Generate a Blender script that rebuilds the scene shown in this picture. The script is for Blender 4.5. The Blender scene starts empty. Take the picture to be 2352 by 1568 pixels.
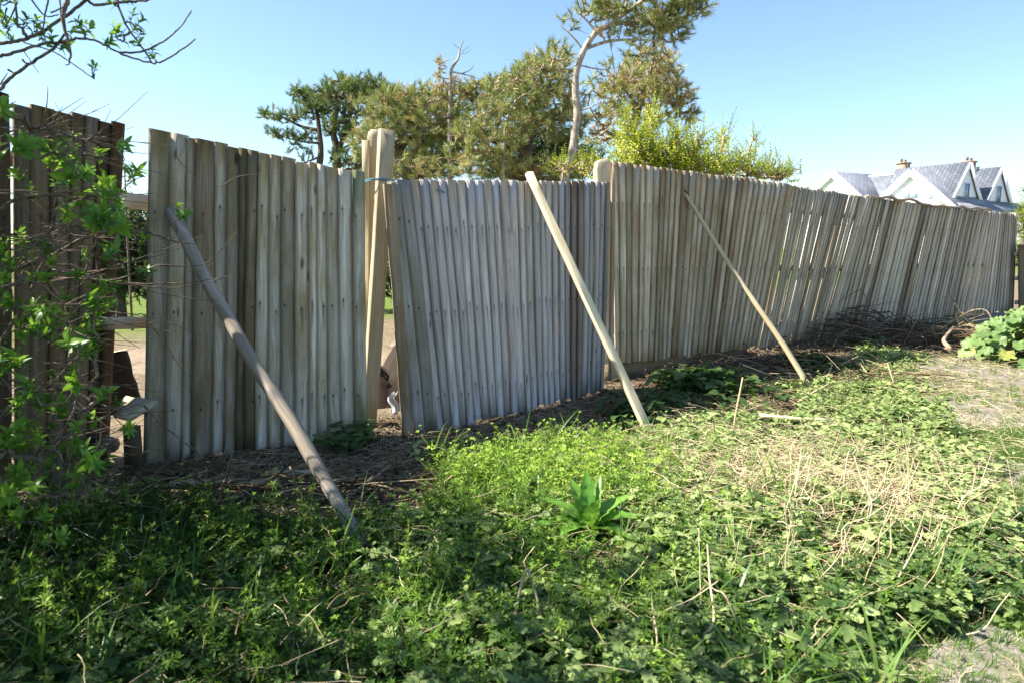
import bpy, math, random
import numpy as np
from mathutils import Vector
R = math.radians
rng = np.random.default_rng(7)
random.seed(7)
S = bpy.context.scene
COL = S.collection
# ------------------------------------------------------------------ camera, sky, sun
EYE = 1.35; PITCH = 7.8
cam_d = bpy.data.cameras.new('camera'); cam = bpy.data.objects.new('camera', cam_d); COL.objects.link(cam)
cam.location = (0, 0, EYE); cam.rotation_euler = (R(90 - PITCH), 0, 0)
cam_d.lens = 24; cam_d.sensor_width = 36; cam_d.clip_start = .05; cam_d.clip_end = 2000
cam_d.dof.use_dof = True; cam_d.dof.focus_distance = 5.3; cam_d.dof.aperture_fstop = 4.0
S.camera = cam
W = bpy.data.worlds.new('World'); S.world = W; W.use_nodes = True
SUN_AZ = (-1.0, -0.05); SUN_EL = 46
nt = W.node_tree; bg = nt.nodes['Background']
sky = nt.nodes.new('ShaderNodeTexSky'); sky.sky_type = 'NISHITA'; sky.sun_disc = False
sky.sun_elevation = R(SUN_EL); sky.sun_rotation = math.atan2(SUN_AZ[0], SUN_AZ[1])
sky.air_density = 1.0; sky.dust_density = .6; sky.ozone_density = 1.3
tn_ = nt.nodes.new('ShaderNodeMix'); tn_.data_type = 'RGBA'; tn_.blend_type = 'MULTIPLY'; tn_.inputs['Factor'].default_value = 1
tn_.inputs[7].default_value = (.93, 1.02, 1.07, 1); nt.links.new(sky.outputs[0], tn_.inputs[6]); nt.links.new(tn_.outputs[2], bg.inputs[0]); bg.inputs[1].default_value = .08
sd = bpy.data.lights.new('sun', 'SUN'); so = bpy.data.objects.new('sun', sd); COL.objects.link(so)
sd.energy = 5.0; sd.angle = R(.5); sd.color = (1.0, .93, .80)
sv = Vector((SUN_AZ[0] * math.cos(R(SUN_EL)), SUN_AZ[1] * math.cos(R(SUN_EL)), math.sin(R(SUN_EL))))
so.rotation_euler = sv.to_track_quat('Z', 'Y').to_euler(); so.location = (0, 0, 30)
S.view_settings.view_transform = 'Standard'; S.view_settings.look = 'None'
S.view_settings.exposure = 1.62; S.view_settings.gamma = 1

# ------------------------------------------------------------------ pixel helpers (2352 px wide reading of the view)
FP = 24 / 36 * 2352
cp, sp = math.cos(R(PITCH)), math.sin(R(PITCH))
def ray(x, y):
    a = (x - 1176) / FP; b = (784 - y) / FP
    return np.array([a, cp + b * sp, -sp + b * cp])
FL0 = np.array([-2.27, 4.27]); FD = np.array([.78, .62]); FN = np.array([.62, -.78])
def fence_sd(x, y):
    dx = x - FL0[0]; dy = y - FL0[1]
    return dx * FD[0] + dy * FD[1], dx * FN[0] + dy * FN[1]
def G(x, y):
    x = np.asarray(x, float); y = np.asarray(y, float)
    s, d = fence_sd(x, y)
    z = .022 * np.sin(1.7 * x + .8 * y) * np.cos(1.1 * y - .6 * x) + .012 * np.sin(4.3 * x + 1.3) * np.sin(3.9 * y + .4)
    z = z + .008 * np.sin(9.1 * x + 2.2 * y) * np.sin(8.3 * y - 1.7 * x)
    near = np.exp(-(d / .9) ** 2)
    z = z * (1 - .55 * near)
    z = z + .16 * near / (1 + np.exp(-(s - 4.6) / .8))            # the bank along the far fence
    z = z - .03 * np.exp(-((d - 2.6) / 1.2) ** 2) * (x > -1)
    far = np.clip((np.hypot(x, y) - 14) / 10, 0, 1)
    return z * (1 - far)
def P(x, y, up=0.):
    r = ray(x, y); t = -EYE / r[2]
    for _ in range(12):
        p = np.array([0, 0, EYE]) + r * t
        g = float(G(p[0], p[1])) + up
        t = (g - EYE) / r[2]
    return np.array([0, 0, EYE]) + r * t
def Q(x, y, Y):
    r = ray(x, y)
    return np.array([0, 0, EYE]) + r * (Y / r[1])
def nz(v): v = np.asarray(v, float); return v / (np.linalg.norm(v) + 1e-9)

# ------------------------------------------------------------------ object helpers
def mesh_np(name, V, F, mat=None, parent=None, uv=None, uv2=None, col=None, smooth=False, matidx=None):
    V = np.asarray(V, float)
    if parent is not None: V = V - np.array(parent.location)
    me = bpy.data.meshes.new(name)
    if not isinstance(F, (list, tuple)): F = [F]
    F = [np.asarray(f, np.int64) for f in F if len(f)]
    idx = np.concatenate([f.ravel() for f in F]); tot = np.concatenate([np.full(len(f), f.shape[1]) for f in F])
    me.vertices.add(len(V)); me.vertices.foreach_set('co', V.astype(np.float32).ravel())
    me.loops.add(len(idx)); me.loops.foreach_set('vertex_index', idx.astype(np.int32))
    me.polygons.add(len(tot)); me.polygons.foreach_set('loop_start', (np.cumsum(tot) - tot).astype(np.int32))
    me.polygons.foreach_set('loop_total', tot.astype(np.int32))
    for nm, u in (('UVMap', uv), ('uv2', uv2)):
        if u is not None:
            l = me.uv_layers.new(name=nm); l.data.foreach_set('uv', np.asarray(u, np.float32)[idx].ravel())
    if col is not None:
        c = np.ones((len(V), 4), np.float32); col = np.asarray(col)
        if col.ndim == 1: c[:, :3] = col[:, None]
        else: c[:, :col.shape[1]] = col
        a = me.color_attributes.new('tint', 'FLOAT_COLOR', 'POINT'); a.data.foreach_set('color', c.ravel())
    if smooth: me.polygons.foreach_set('use_smooth', np.ones(len(tot), bool))
    if mat is not None:
        for m in (mat if isinstance(mat, (list, tuple)) else [mat]): me.materials.append(m)
    if matidx is not None: me.polygons.foreach_set('material_index', np.asarray(matidx, np.int32))
    me.update(calc_edges=True)
    me.validate()
    o = bpy.data.objects.new(name, me); COL.objects.link(o)
    if parent is not None: o.parent = parent
    return o
def tag(o, label=None, cat=None, group=None, kind=None):
    if label: o['label'] = label
    if cat: o['category'] = cat
    if group: o['group'] = group
    if kind: o['kind'] = kind
    return o
def thing(name, label, cat, loc, group=None):
    o = bpy.data.objects.new(name, None); COL.objects.link(o); o.empty_display_size = .1
    o.location = tuple(float(v) for v in loc)
    return tag(o, label, cat, group)
class Geo:
    def __init__(s): s.V = []; s.F = {}; s.C = []; s.U = []; s.n = 0; s.order = []
    def add(s, V, F, c=.5, u=None):
        V = np.asarray(V, float); F = np.asarray(F, np.int64)
        s.V.append(V); s.F.setdefault(F.shape[1], []).append(F + s.n)
        c = np.asarray(c, float)
        s.C.append(np.broadcast_to(c if c.ndim else c[None], (len(V),) + c.shape[1:]) if c.ndim < 2 and c.shape in ((), (len(V),)) else c)
        s.U.append(np.zeros((len(V), 2)) if u is None else u)
        s.n += len(V); return s
    def build(s, name, mat, parent=None, smooth=False):
        if not s.V: return None
        cs = [c if c.ndim == 1 else c for c in s.C]
        if any(c.ndim == 2 for c in cs): cs = [c if c.ndim == 2 else np.repeat(c[:, None], 3, 1) for c in cs]
        return mesh_np(name, np.concatenate(s.V), [np.concatenate(f) for f in s.F.values()], mat, parent, uv=np.concatenate(s.U), col=np.concatenate(cs), smooth=smooth)
def smooth_path(pts, n=6):
    p = [np.asarray(q, float) for q in pts]
    if len(p) < 3: return np.array([p[0] + (p[-1] - p[0]) * t for t in np.linspace(0, 1, n + 1)])
    e = [2 * p[0] - p[1]] + p + [2 * p[-1] - p[-2]]; out = []
    for i in range(1, len(e) - 2):
        for t in np.linspace(0, 1, n, endpoint=False):
            a, b, c, d = e[i - 1], e[i], e[i + 1], e[i + 2]
            out.append(.5 * (2 * b + (c - a) * t + (2 * a - 5 * b + 4 * c - d) * t * t + (3 * b - a - 3 * c + d) * t ** 3))
    out.append(p[-1]); return np.array(out)
def tube(pts, r0, r1=None, n=6, rough=0., cap=True, sq=None):
    """tapered tube along pts; returns V, list of faces, uv (around, along)"""
    pts = np.asarray(pts, float); m = len(pts); r1 = r0 if r1 is None else r1
    rad = np.linspace(r0, r1, m) if np.ndim(r0) == 0 else np.asarray(r0)
    tg = np.gradient(pts, axis=0); tg /= np.linalg.norm(tg, axis=1)[:, None] + 1e-9
    ref = np.array([0, 0, 1.]) if abs(tg[0][2]) < .9 else np.array([1., 0, 0])
    a = nz(np.cross(tg[0], ref)); V = []; U = []; L = 0
    for i in range(m):
        a = nz(a - tg[i] * a.dot(tg[i])); b = np.cross(tg[i], a)
        if i: L += np.linalg.norm(pts[i] - pts[i - 1])
        for k in range(n):
            th = 2 * math.pi * k / n
            rr = rad[i] * (1 + rough * rng.normal())
            V.append(pts[i] + rr * (math.cos(th) * a + math.sin(th) * b)); U.append((k / n * rad[i] * 6, L))
    F = [[i * n + k, i * n + (k + 1) % n, (i + 1) * n + (k + 1) % n, (i + 1) * n + k] for i in range(m - 1) for k in range(n)]
    V = np.array(V); U = np.array(U); caps = []
    if cap:
        V = np.vstack([V, pts[0], pts[-1]]); U = np.vstack([U, [0, 0], [0, L]])
        caps = [[m * n, (k + 1) % n, k] for k in range(n)] + [[m * n + 1, (m - 1) * n + k, (m - 1) * n + (k + 1) % n] for k in range(n)]
    return V, np.array(F), np.array(caps).reshape(-1, 3), U
def add_tube(g, pts, r0, r1=None, n=5, c=.5, rough=0., cap=True):
    V, F, T, U = tube(pts, r0, r1, n, rough, cap)
    k = g.n; g.add(V, F, np.full(len(V), float(c)) if np.ndim(c) == 0 else np.tile(c, (len(V), 1)), U)
    if len(T): g.F.setdefault(3, []).append(T + k)
def segs(A, B, ra, rb, n=4):
    A = np.asarray(A); B = np.asarray(B); d = B - A; d = d / (np.linalg.norm(d, axis=1)[:, None] + 1e-9)
    ref = np.where(np.abs(d[:, 2:3]) < .9, np.array([[0, 0, 1.]]), np.array([[1., 0, 0]]))
    a = np.cross(d, ref); a /= np.linalg.norm(a, axis=1)[:, None] + 1e-9; b = np.cross(d, a)
    V = np.zeros((len(A), 2 * n, 3))
    for k in range(n):
        th = 2 * math.pi * k / n; o = math.cos(th) * a + math.sin(th) * b
        V[:, k] = A + o * np.asarray(ra)[:, None]; V[:, n + k] = B + o * np.asarray(rb)[:, None]
    F = np.array([[k, (k + 1) % n, n + (k + 1) % n, n + k] for k in range(n)])
    F = (F[None] + (np.arange(len(A)) * 2 * n)[:, None, None]).reshape(-1, 4)
    return V.reshape(-1, 3), F
def box_vf(c, ax, ay, az):
    """box from centre and three half-axis vectors"""
    c, ax, ay, az = map(lambda v: np.asarray(v, float), (c, ax, ay, az))
    V = np.array([c + i * ax + j * ay + k * az for i in (-1, 1) for j in (-1, 1) for k in (-1, 1)])
    F = [[0, 1, 3, 2], [4, 6, 7, 5], [0, 4, 5, 1], [2, 3, 7, 6], [0, 2, 6, 4], [1, 5, 7, 3]]
    return V, np.array(F)
def frames(d, roll=None, N=None):
    """matrices whose local z goes along d, random roll"""
    d = np.asarray(d, float); d = d / (np.linalg.norm(d, axis=1)[:, None] + 1e-9)
    N = len(d); ref = rng.normal(size=(N, 3)); x = np.cross(ref, d); x /= np.linalg.norm(x, axis=1)[:, None] + 1e-9
    y = np.cross(d, x); return np.stack([x, y, d], axis=2)
def scatter(g, T, M, pos, tint):
    """T=(V,F,c) template; M (N,3,3) matrices incl. scale; tint (N,)"""
    V, F, c = T; N = len(pos)
    if N == 0: return
    W_ = np.einsum('nij,vj->nvi', M, V) + pos[:, None, :]
    Fi = (F[None] + (np.arange(N) * len(V))[:, None, None]).reshape(-1, F.shape[1])
    C_ = np.clip(c[None, :] + np.asarray(tint)[:, None], 0, 1)
    g.add(W_.reshape(-1, 3), Fi, C_.reshape(-1))

# ------------------------------------------------------------------ materials
def newmat(name):
    m = bpy.data.materials.new(name); m.use_nodes = True; t = m.node_tree
    return m, t, t.nodes['Principled BSDF']
def nd(t, typ, ins=None, **kw):
    n = t.nodes.new(typ)
    for k, v in kw.items(): setattr(n, k, v)
    for k, v in (ins or {}).items():
        if isinstance(v, bpy.types.NodeSocket): t.links.new(v, n.inputs[k])
        else: n.inputs[k].default_value = v
    return n
def math_(t, op, a, b=None, c=None, clamp=False):
    n = t.nodes.new('ShaderNodeMath'); n.operation = op; n.use_clamp = clamp
    for i, v in enumerate((a, b, c)):
        if v is None: continue
        if isinstance(v, bpy.types.NodeSocket): t.links.new(v, n.inputs[i])
        else: n.inputs[i].default_value = v
    return n.outputs[0]
def mix(t, f, a, b, mode='MIX'):
    n = t.nodes.new('ShaderNodeMix'); n.data_type = 'RGBA'; n.blend_type = mode
    for s, v in ((n.inputs['Factor'], f), (n.inputs[6], a), (n.inputs[7], b)):
        if isinstance(v, bpy.types.NodeSocket): t.links.new(v, s)
        else: s.default_value = (v if not isinstance(v, tuple) else (tuple(v) + (1,))[:4])
    return n.outputs[2]
def ramp(t, f, stops):
    n = t.nodes.new('ShaderNodeValToRGB'); cr = n.color_ramp
    while len(cr.elements) < len(stops): cr.elements.new(.5)
    for e, (p, c) in zip(cr.elements, stops): e.position = p; e.color = (tuple(c) + (1,))[:4] if isinstance(c, tuple) else (c, c, c, 1)
    t.links.new(f, n.inputs[0]); return n.outputs[0]
def noise(t, vec, scale, detail=3, rough=.55):
    n = nd(t, 'ShaderNodeTexNoise', {'Scale': scale, 'Detail': detail, 'Roughness': rough})
    if vec is not None: t.links.new(vec, n.inputs['Vector'])
    return n.outputs['Fac']
def bump(t, b, h, s=.3, d=.01):
    n = nd(t, 'ShaderNodeBump', {'Strength': s, 'Distance': d, 'Height': h}); t.links.new(n.outputs[0], b.inputs['Normal'])

def wood(name, c_light, c_mid, c_dark, warm=(.20, .13, .07), green=(.10, .12, .035), g_amt=.5, warm_amt=.5, nails=True, gain=1., edge_amt=.35):
    """weathered softwood boards: uv in metres, 'tint' r/g/b = per-board randoms, uv2 = place against the nail"""
    m, t, b = newmat(name)
    uv = nd(t, 'ShaderNodeUVMap', uv_map='UVMap').outputs[0]
    at = nd(t, 'ShaderNodeAttribute', attribute_name='tint'); sx = nd(t, 'ShaderNodeSeparateColor', {0: at.outputs['Color']})
    r, g_, b_ = sx.outputs[0], sx.outputs[1], sx.outputs[2]
    su = nd(t, 'ShaderNodeSeparateXYZ', {0: uv})
    off = math_(t, 'MULTIPLY', r, 37.)
    wob = noise(t, nd(t, 'ShaderNodeCombineXYZ', {0: math_(t, 'MULTIPLY', su.outputs[0], 6.), 1: math_(t, 'MULTIPLY', su.outputs[1], 1.3), 2: off}).outputs[0], 1., 2)
    across = math_(t, 'ADD', su.outputs[0], math_(t, 'MULTIPLY', wob, .10))
    v1 = nd(t, 'ShaderNodeCombineXYZ', {0: math_(t, 'MULTIPLY', across, 160.), 1: math_(t, 'MULTIPLY', su.outputs[1], 2.5), 2: off}).outputs[0]
    grain = noise(t, v1, 1., 4, .6)
    v2 = nd(t, 'ShaderNodeCombineXYZ', {0: math_(t, 'MULTIPLY', across, 22.), 1: math_(t, 'MULTIPLY', su.outputs[1], .9), 2: off}).outputs[0]
    streak = noise(t, v2, 1., 4, .6)
    v3 = nd(t, 'ShaderNodeCombineXYZ', {0: math_(t, 'MULTIPLY', su.outputs[0], 5.), 1: math_(t, 'MULTIPLY', su.outputs[1], 1.6), 2: math_(t, 'MULTIPLY', g_, 51.)}).outputs[0]
    blot = noise(t, v3, 1., 5, .65)
    base = mix(t, ramp(t, streak, [(.38, 0.), (.62, 1.)]), c_mid, c_light)
    base = mix(t, ramp(t, grain, [(.42, .0), (.62, .55)]), base, c_dark)
    base = mix(t, math_(t, 'MULTIPLY', ramp(t, blot, [(.42, 0.), (.62, 1.)]), warm_amt), base, warm)
    base = mix(t, math_(t, 'MULTIPLY', math_(t, 'MULTIPLY', b_, ramp(t, wob, [(.35, 0.), (.6, 1.)])), g_amt), base, green)
    vb = nd(t, 'ShaderNodeCombineXYZ', {0: math_(t, 'MULTIPLY', su.outputs[0], 30.), 1: math_(t, 'MULTIPLY', su.outputs[1], 7.), 2: off}).outputs[0]
    mold = noise(t, vb, 1., 6, .7)
    base = mix(t, ramp(t, mold, [(.60, 0.), (.78, .55)]), base, (.05, .045, .035))
    edge = ramp(t, math_(t, 'ADD', su.outputs[0], math_(t, 'MULTIPLY', math_(t, 'SUBTRACT', blot, .5), .05)), [(.0, 1.), (.010, .8), (.024, .0)])
    base = mix(t, math_(t, 'MULTIPLY', edge, edge_amt), base, (.085, .062, .025))
    kv = nd(t, 'ShaderNodeCombineXYZ', {0: math_(t, 'MULTIPLY', across, 7.), 1: math_(t, 'MULTIPLY', su.outputs[1], 1.9), 2: off}).outputs[0]
    kn = nd(t, 'ShaderNodeTexVoronoi', {'Vector': kv, 'Scale': 1.}); kd = ramp(t, kn.outputs['Distance'], [(.045, .85), (.075, .5), (.10, .0)])
    base = mix(t, kd, base, (.06, .04, .025))
    # value per board
    val = math_(t, 'MULTIPLY', math_(t, 'MULTIPLY_ADD', g_, .66, .50), gain)
    base = mix(t, ramp(t, g_, [(.05, .6), (.35, 0.)]), base, mix(t, 1., base, (.62, .45, .28), 'MULTIPLY'))
    hs = nd(t, 'ShaderNodeHueSaturation', {'Color': base, 'Value': val})
    hs.inputs['Saturation'].default_value = 1.0
    base = hs.outputs[0]
    if nails:
        u2 = nd(t, 'ShaderNodeUVMap', uv_map='uv2').outputs[0]; s2 = nd(t, 'ShaderNodeSeparateXYZ', {0: u2})
        a = math_(t, 'ABSOLUTE', s2.outputs[0]); w = math_(t, 'WRAP', s2.outputs[1], -.31, .31)
        d = math_(t, 'SQRT', math_(t, 'ADD', math_(t, 'MULTIPLY', a, a), math_(t, 'MULTIPLY', math_(t, 'MULTIPLY', w, w), .35)))
        spot = math_(t, 'MULTIPLY', ramp(t, d, [(.0035, 1.), (.008, 0.)]), ramp(t, r, [(.12, .1), (.3, 1.)]))
        sx_ = math_(t, 'SUBTRACT', 1., math_(t, 'DIVIDE', a, math_(t, 'MULTIPLY_ADD', grain, .02, .004)), clamp=True)
        sy_ = ramp(t, math_(t, 'ADD', w, .5), [(.30, 0.), (.44, .55), (.50, .9), (.53, .0)])
        st = math_(t, 'MULTIPLY', math_(t, 'MULTIPLY', sx_, sy_), ramp(t, g_, [(.2, .15), (.9, 1.)]))
        base = mix(t, math_(t, 'MAXIMUM', spot, math_(t, 'MULTIPLY', st, .85)), base, (.022, .02, .022))
    t.links.new(base, b.inputs['Base Color']); b.inputs['Roughness'].default_value = .82
    b.inputs['Specular IOR Level'].default_value = .25
    bump(t, b, math_(t, 'ADD', math_(t, 'MULTIPLY', grain, .7), math_(t, 'MULTIPLY', streak, .8)), .55, .004)
    return m
def leafmat(name, stops, rough=.45, trans=.35, tcol=None, spec=.4):
    m, t, b = newmat(name)
    at = nd(t, 'ShaderNodeAttribute', attribute_name='tint'); g = nd(t, 'ShaderNodeSeparateColor', {0: at.outputs['Color']}).outputs[0]
    ge = nd(t, 'ShaderNodeNewGeometry')
    n = noise(t, ge.outputs['Position'], 60., 2)
    f = math_(t, 'ADD', g, math_(t, 'MULTIPLY', math_(t, 'SUBTRACT', n, .5), .35), clamp=True)
    c = ramp(t, f, stops)
    t.links.new(c, b.inputs['Base Color']); b.inputs['Roughness'].default_value = rough
    b.inputs['Specular IOR Level'].default_value = spec
    tr = nd(t, 'ShaderNodeBsdfTranslucent', {0: mix(t, .5, c, tcol or (.25, .42, .03))})
    mx = nd(t, 'ShaderNodeMixShader', {0: trans, 1: b.outputs[0], 2: tr.outputs[0]})
    t.links.new(mx.outputs[0], t.nodes['Material Output'].inputs[0])
    return m
def barkmat(name, c1, c2, scale=30., stretch=.25, bs=.5):
    m, t, b = newmat(name)
    ge = nd(t, 'ShaderNodeNewGeometry')
    mp = nd(t, 'ShaderNodeMapping', {0: ge.outputs['Position'], 3: (1, 1, stretch)})
    n = noise(t, mp.outputs[0], scale, 5, .65)
    t.links.new(ramp(t, n, [(.35, c1), (.62, c2)]), b.inputs['Base Color']); b.inputs['Roughness'].default_value = .85
    b.inputs['Specular IOR Level'].default_value = .2
    bump(t, b, n, bs, .01); return m
def tintmat(name, stops, rough=.8, spec=.2, nscale=40., trans=0.):
    m, t, b = newmat(name)
    at = nd(t, 'ShaderNodeAttribute', attribute_name='tint'); g = nd(t, 'ShaderNodeSeparateColor', {0: at.outputs['Color']}).outputs[0]
    ge = nd(t, 'ShaderNodeNewGeometry'); n = noise(t, ge.outputs['Position'], nscale, 3)
    f = math_(t, 'ADD', g, math_(t, 'MULTIPLY', math_(t, 'SUBTRACT', n, .5), .4), clamp=True)
    t.links.new(ramp(t, f, stops), b.inputs['Base Color']); b.inputs['Roughness'].default_value = rough
    b.inputs['Specular IOR Level'].default_value = spec
    return m
def plain(name, c, rough=.6, ns=20., var=.15, spec=.3, metal=0.):
    m, t, b = newmat(name); ge = nd(t, 'ShaderNodeNewGeometry'); n = noise(t, ge.outputs['Position'], ns, 4)
    k = tuple(v * (1 - var) for v in c); h = tuple(min(1, v * (1 + var)) for v in c)
    t.links.new(ramp(t, n, [(.3, k), (.7, h)]), b.inputs['Base Color']); b.inputs['Roughness'].default_value = rough
    b.inputs['Specular IOR Level'].default_value = spec; b.inputs['Metallic'].default_value = metal; return m

M_WOODA = wood('board_dark', (.19, .145, .10), (.12, .09, .06), (.05, .04, .03), warm=(.16, .10, .04), g_amt=.3, warm_amt=.6)
M_WOOD1 = wood('board_tan', (.60, .54, .46), (.44, .38, .31), (.19, .155, .12), warm=(.24, .18, .075), g_amt=.8, warm_amt=.7, edge_amt=.38, gain=1.32)
M_WOOD2 = wood('board_grey', (.61, .55, .53), (.48, .425, .41), (.22, .19, .18), warm=(.26, .20, .15), g_amt=.55, warm_amt=.32, edge_amt=.3, gain=1.16)
M_WOOD3 = wood('board_brown', (.62, .52, .41), (.47, .385, .29), (.20, .15, .10), warm=(.24, .15, .065), g_amt=.6, warm_amt=.65, gain=1.36)
M_WOOD4 = wood('board_slat', (.57, .50, .405), (.44, .375, .295), (.19, .15, .11), warm=(.22, .16, .09), g_amt=.45, warm_amt=.45, gain=1.34)
M_POST = wood('post_timber', (.56, .49, .36), (.46, .39, .27), (.24, .19, .12), warm=(.36, .27, .13), g_amt=.5, warm_amt=.5, nails=False, gain=1.1, edge_amt=0.)
M_PALE = wood('sawn_timber', (.70, .59, .40), (.60, .49, .31), (.36, .28, .16), warm=(.46, .35, .19), g_amt=.1, warm_amt=.3, nails=False, gain=1.15, edge_amt=0.)
M_GREYP = wood('weathered_pole', (.50, .45, .40), (.27, .235, .20), (.06, .05, .045), warm=(.26, .20, .14), g_amt=.1, warm_amt=.5, nails=False)
M_NAIL = plain('rusty_nail', (.05, .035, .03), .6)
M_TWINE = plain('blue_twine', (.07, .20, .27), .6, 300)
M_NETTLE = leafmat('nettle_leaf', [(0., (.012, .032, .009)), (.35, (.065, .12, .033)), (.7, (.20, .27, .085)), (1., (.36, .44, .17))], .48, .26, None, .25)
M_CLEAV = leafmat('cleaver_leaf', [(0., (.012, .035, .008)), (.4, (.06, .14, .018)), (.75, (.20, .33, .04)), (1., (.38, .54, .09))], .55, .42, None, .2)
M_GRASS = leafmat('grass_blade', [(0., (.03, .08, .015)), (.5, (.08, .18, .03)), (1., (.22, .32, .08))], .4, .4)
M_ELDER = leafmat('elder_leaf', [(0., (.03, .08, .014)), (.45, (.08, .20, .025)), (.8, (.17, .34, .04)), (1., (.30, .46, .08))], .36, .48)
M_DOCK = leafmat('dock_leaf', [(0., (.07, .18, .03)), (.5, (.12, .30, .04)), (1., (.22, .42, .07))], .38, .4)
M_MALLOW = leafmat('mallow_leaf', [(0., (.06, .12, .03)), (.5, (.14, .23, .07)), (.93, (.25, .34, .13)), (1., (.34, .34, .08))], .5, .3)
M_SHRUB = leafmat('shrub_leaf', [(0., (.09, .15, .015)), (.4, (.26, .34, .025)), (.8, (.45, .50, .04)), (1., (.60, .60, .08))], .35, .4, (.5, .55, .03))
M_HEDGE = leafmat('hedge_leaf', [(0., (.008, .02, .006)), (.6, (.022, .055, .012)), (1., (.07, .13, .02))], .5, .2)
M_PINE = leafmat('pine_needle', [(0., (.06, .11, .035)), (.35, (.21, .27, .075)), (.7, (.43, .45, .16)), (.88, (.58, .50, .23)), (1., (.46, .30, .16))], .5, .22, (.3, .33, .06))
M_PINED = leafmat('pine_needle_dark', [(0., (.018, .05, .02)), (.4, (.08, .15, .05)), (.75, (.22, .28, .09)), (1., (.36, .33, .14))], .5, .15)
M_BARKP = barkmat('pine_bark', (.20, .16, .12), (.48, .42, .36), 14., .5)
M_BARKD = barkmat('dark_bark', (.05, .038, .028), (.16, .13, .10), 14., .4)
M_TWIG = barkmat('pale_twig', (.17, .12, .08), (.42, .33, .24), 40., .6, .2)
M_TWIGD = barkmat('dark_twig', (.035, .025, .022), (.12, .085, .07), 40., .6, .2)
M_TWIGP = barkmat('elder_twig', (.045, .035, .028), (.22, .17, .13), 40., .6, .2)
M_STRAW = tintmat('straw', [(0., (.035, .024, .015)), (.35, (.13, .09, .055)), (.7, (.36, .28, .17)), (1., (.60, .50, .32))])
M_STALK = tintmat('dry_stalk', [(0., (.16, .11, .065)), (.5, (.40, .31, .18)), (1., (.62, .52, .35))])
M_LITTER = tintmat('bark_litter', [(0., (.03, .02, .014)), (.5, (.10, .065, .042)), (1., (.28, .20, .13))])
M_RAG = plain('white_plastic', (.72, .74, .76), .35)
M_STONE = plain('pale_stone', (.5, .44, .38), .9, 25., .4)

# ------------------------------------------------------------------ ground
def spaced(lo, hi, f0, f1, step, grow=1.22):
    a = list(np.arange(f0, f1 + 1e-6, step)); s = step
    while a[-1] < hi: s *= grow; a.append(a[-1] + s)
    s = step
    while a[0] > lo: s *= grow; a.insert(0, a[0] - s)
    return np.array(a)
gx = spaced(-320, 420, -4.5, 8, .06); gy = spaced(-60, 600, 1.2, 12, .06)
X, Y = np.meshgrid(gx, gy); Z = G(X, Y)
rough_ = np.zeros_like(Z); msk = (np.hypot(X, Y) < 14)
rough_[msk] = rng.normal(size=msk.sum()) * .006
Z = Z + rough_
def path_w(x, y):
    """1 on the trodden path to the right, 0 elsewhere"""
    px = np.array([-1., 1.0, 1.7, 2.15, 2.75, 4.6, 7.5, 12, 60]); ex = np.array([.2, .38, .76, 1.30, 2.2, 3.0, 4.3, 8, 60])
    lim = np.interp(y, px, [-9 if False else v for v in ex]) + .10 * np.sin(7 * y + 2 * x) + .06 * np.sin(17 * y)
    return 1 / (1 + np.exp(-(x - lim) / .08))
s_, d_ = fence_sd(X, Y)
wp = path_w(X, Y); behind = 1 / (1 + np.exp(d_ / .1)); grassf = np.clip((-d_ - 6) / 2, 0, 1) * behind
gcol = np.stack([wp, behind, grassf], -1).reshape(-1, 3)
ny, nx_ = X.shape; I = np.arange(ny * nx_).reshape(ny, nx_)
GF = np.stack([I[:-1, :-1], I[:-1, 1:], I[1:, 1:], I[1:, :-1]], -1).reshape(-1, 4)
def groundmat():
    m, t, b = newmat('earth_and_litter')
    at = nd(t, 'ShaderNodeAttribute', attribute_name='tint'); s = nd(t, 'ShaderNodeSeparateColor', {0: at.outputs['Color']})
    ge = nd(t, 'ShaderNodeNewGeometry'); pos = ge.outputs['Position']
    n1 = noise(t, pos, 2.2, 5); n2 = noise(t, pos, 28., 5, .7); n3 = noise(t, pos, 120., 3)
    mp = nd(t, 'ShaderNodeMapping', {0: pos, 3: (60, 260, 60), 2: (0, 0, .5)})
    fib = noise(t, mp.outputs[0], 1., 2)
    soil = ramp(t, n2, [(.3, (.035, .026, .018)), (.55, (.11, .08, .055)), (.8, (.24, .18, .12))])
    soil = mix(t, ramp(t, fib, [(.55, 0.), (.75, .5)]), soil, (.24, .18, .11))
    path = ramp(t, n2, [(.25, (.12, .10, .075)), (.5, (.22, .19, .15)), (.8, (.36, .32, .26))])
    path = mix(t, ramp(t, n1, [(.45, 0.), (.62, .6)]), path, (.13, .14, .045))
    back = ramp(t, n2, [(.3, (.11, .085, .055)), (.6, (.24, .19, .13)), (.8, (.36, .30, .21))])
    gr = ramp(t, n2, [(.3, (.06, .10, .02)), (.7, (.17, .22, .05))])
    c = mix(t, s.outputs[0], soil, path); c = mix(t, s.outputs[1], c, back); c = mix(t, s.outputs[2], c, gr)
    t.links.new(c, b.inputs['Base Color']); b.inputs['Roughness'].default_value = .95; b.inputs['Specular IOR Level'].default_value = .1
    bump(t, b, math_(t, 'ADD', n2, math_(t, 'MULTIPLY', n3, .5)), .8, .02); return m
tag(mesh_np('ground', np.stack([X, Y, Z], -1).reshape(-1, 3), GF, groundmat(), col=gcol, smooth=True), kind='structure')

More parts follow.
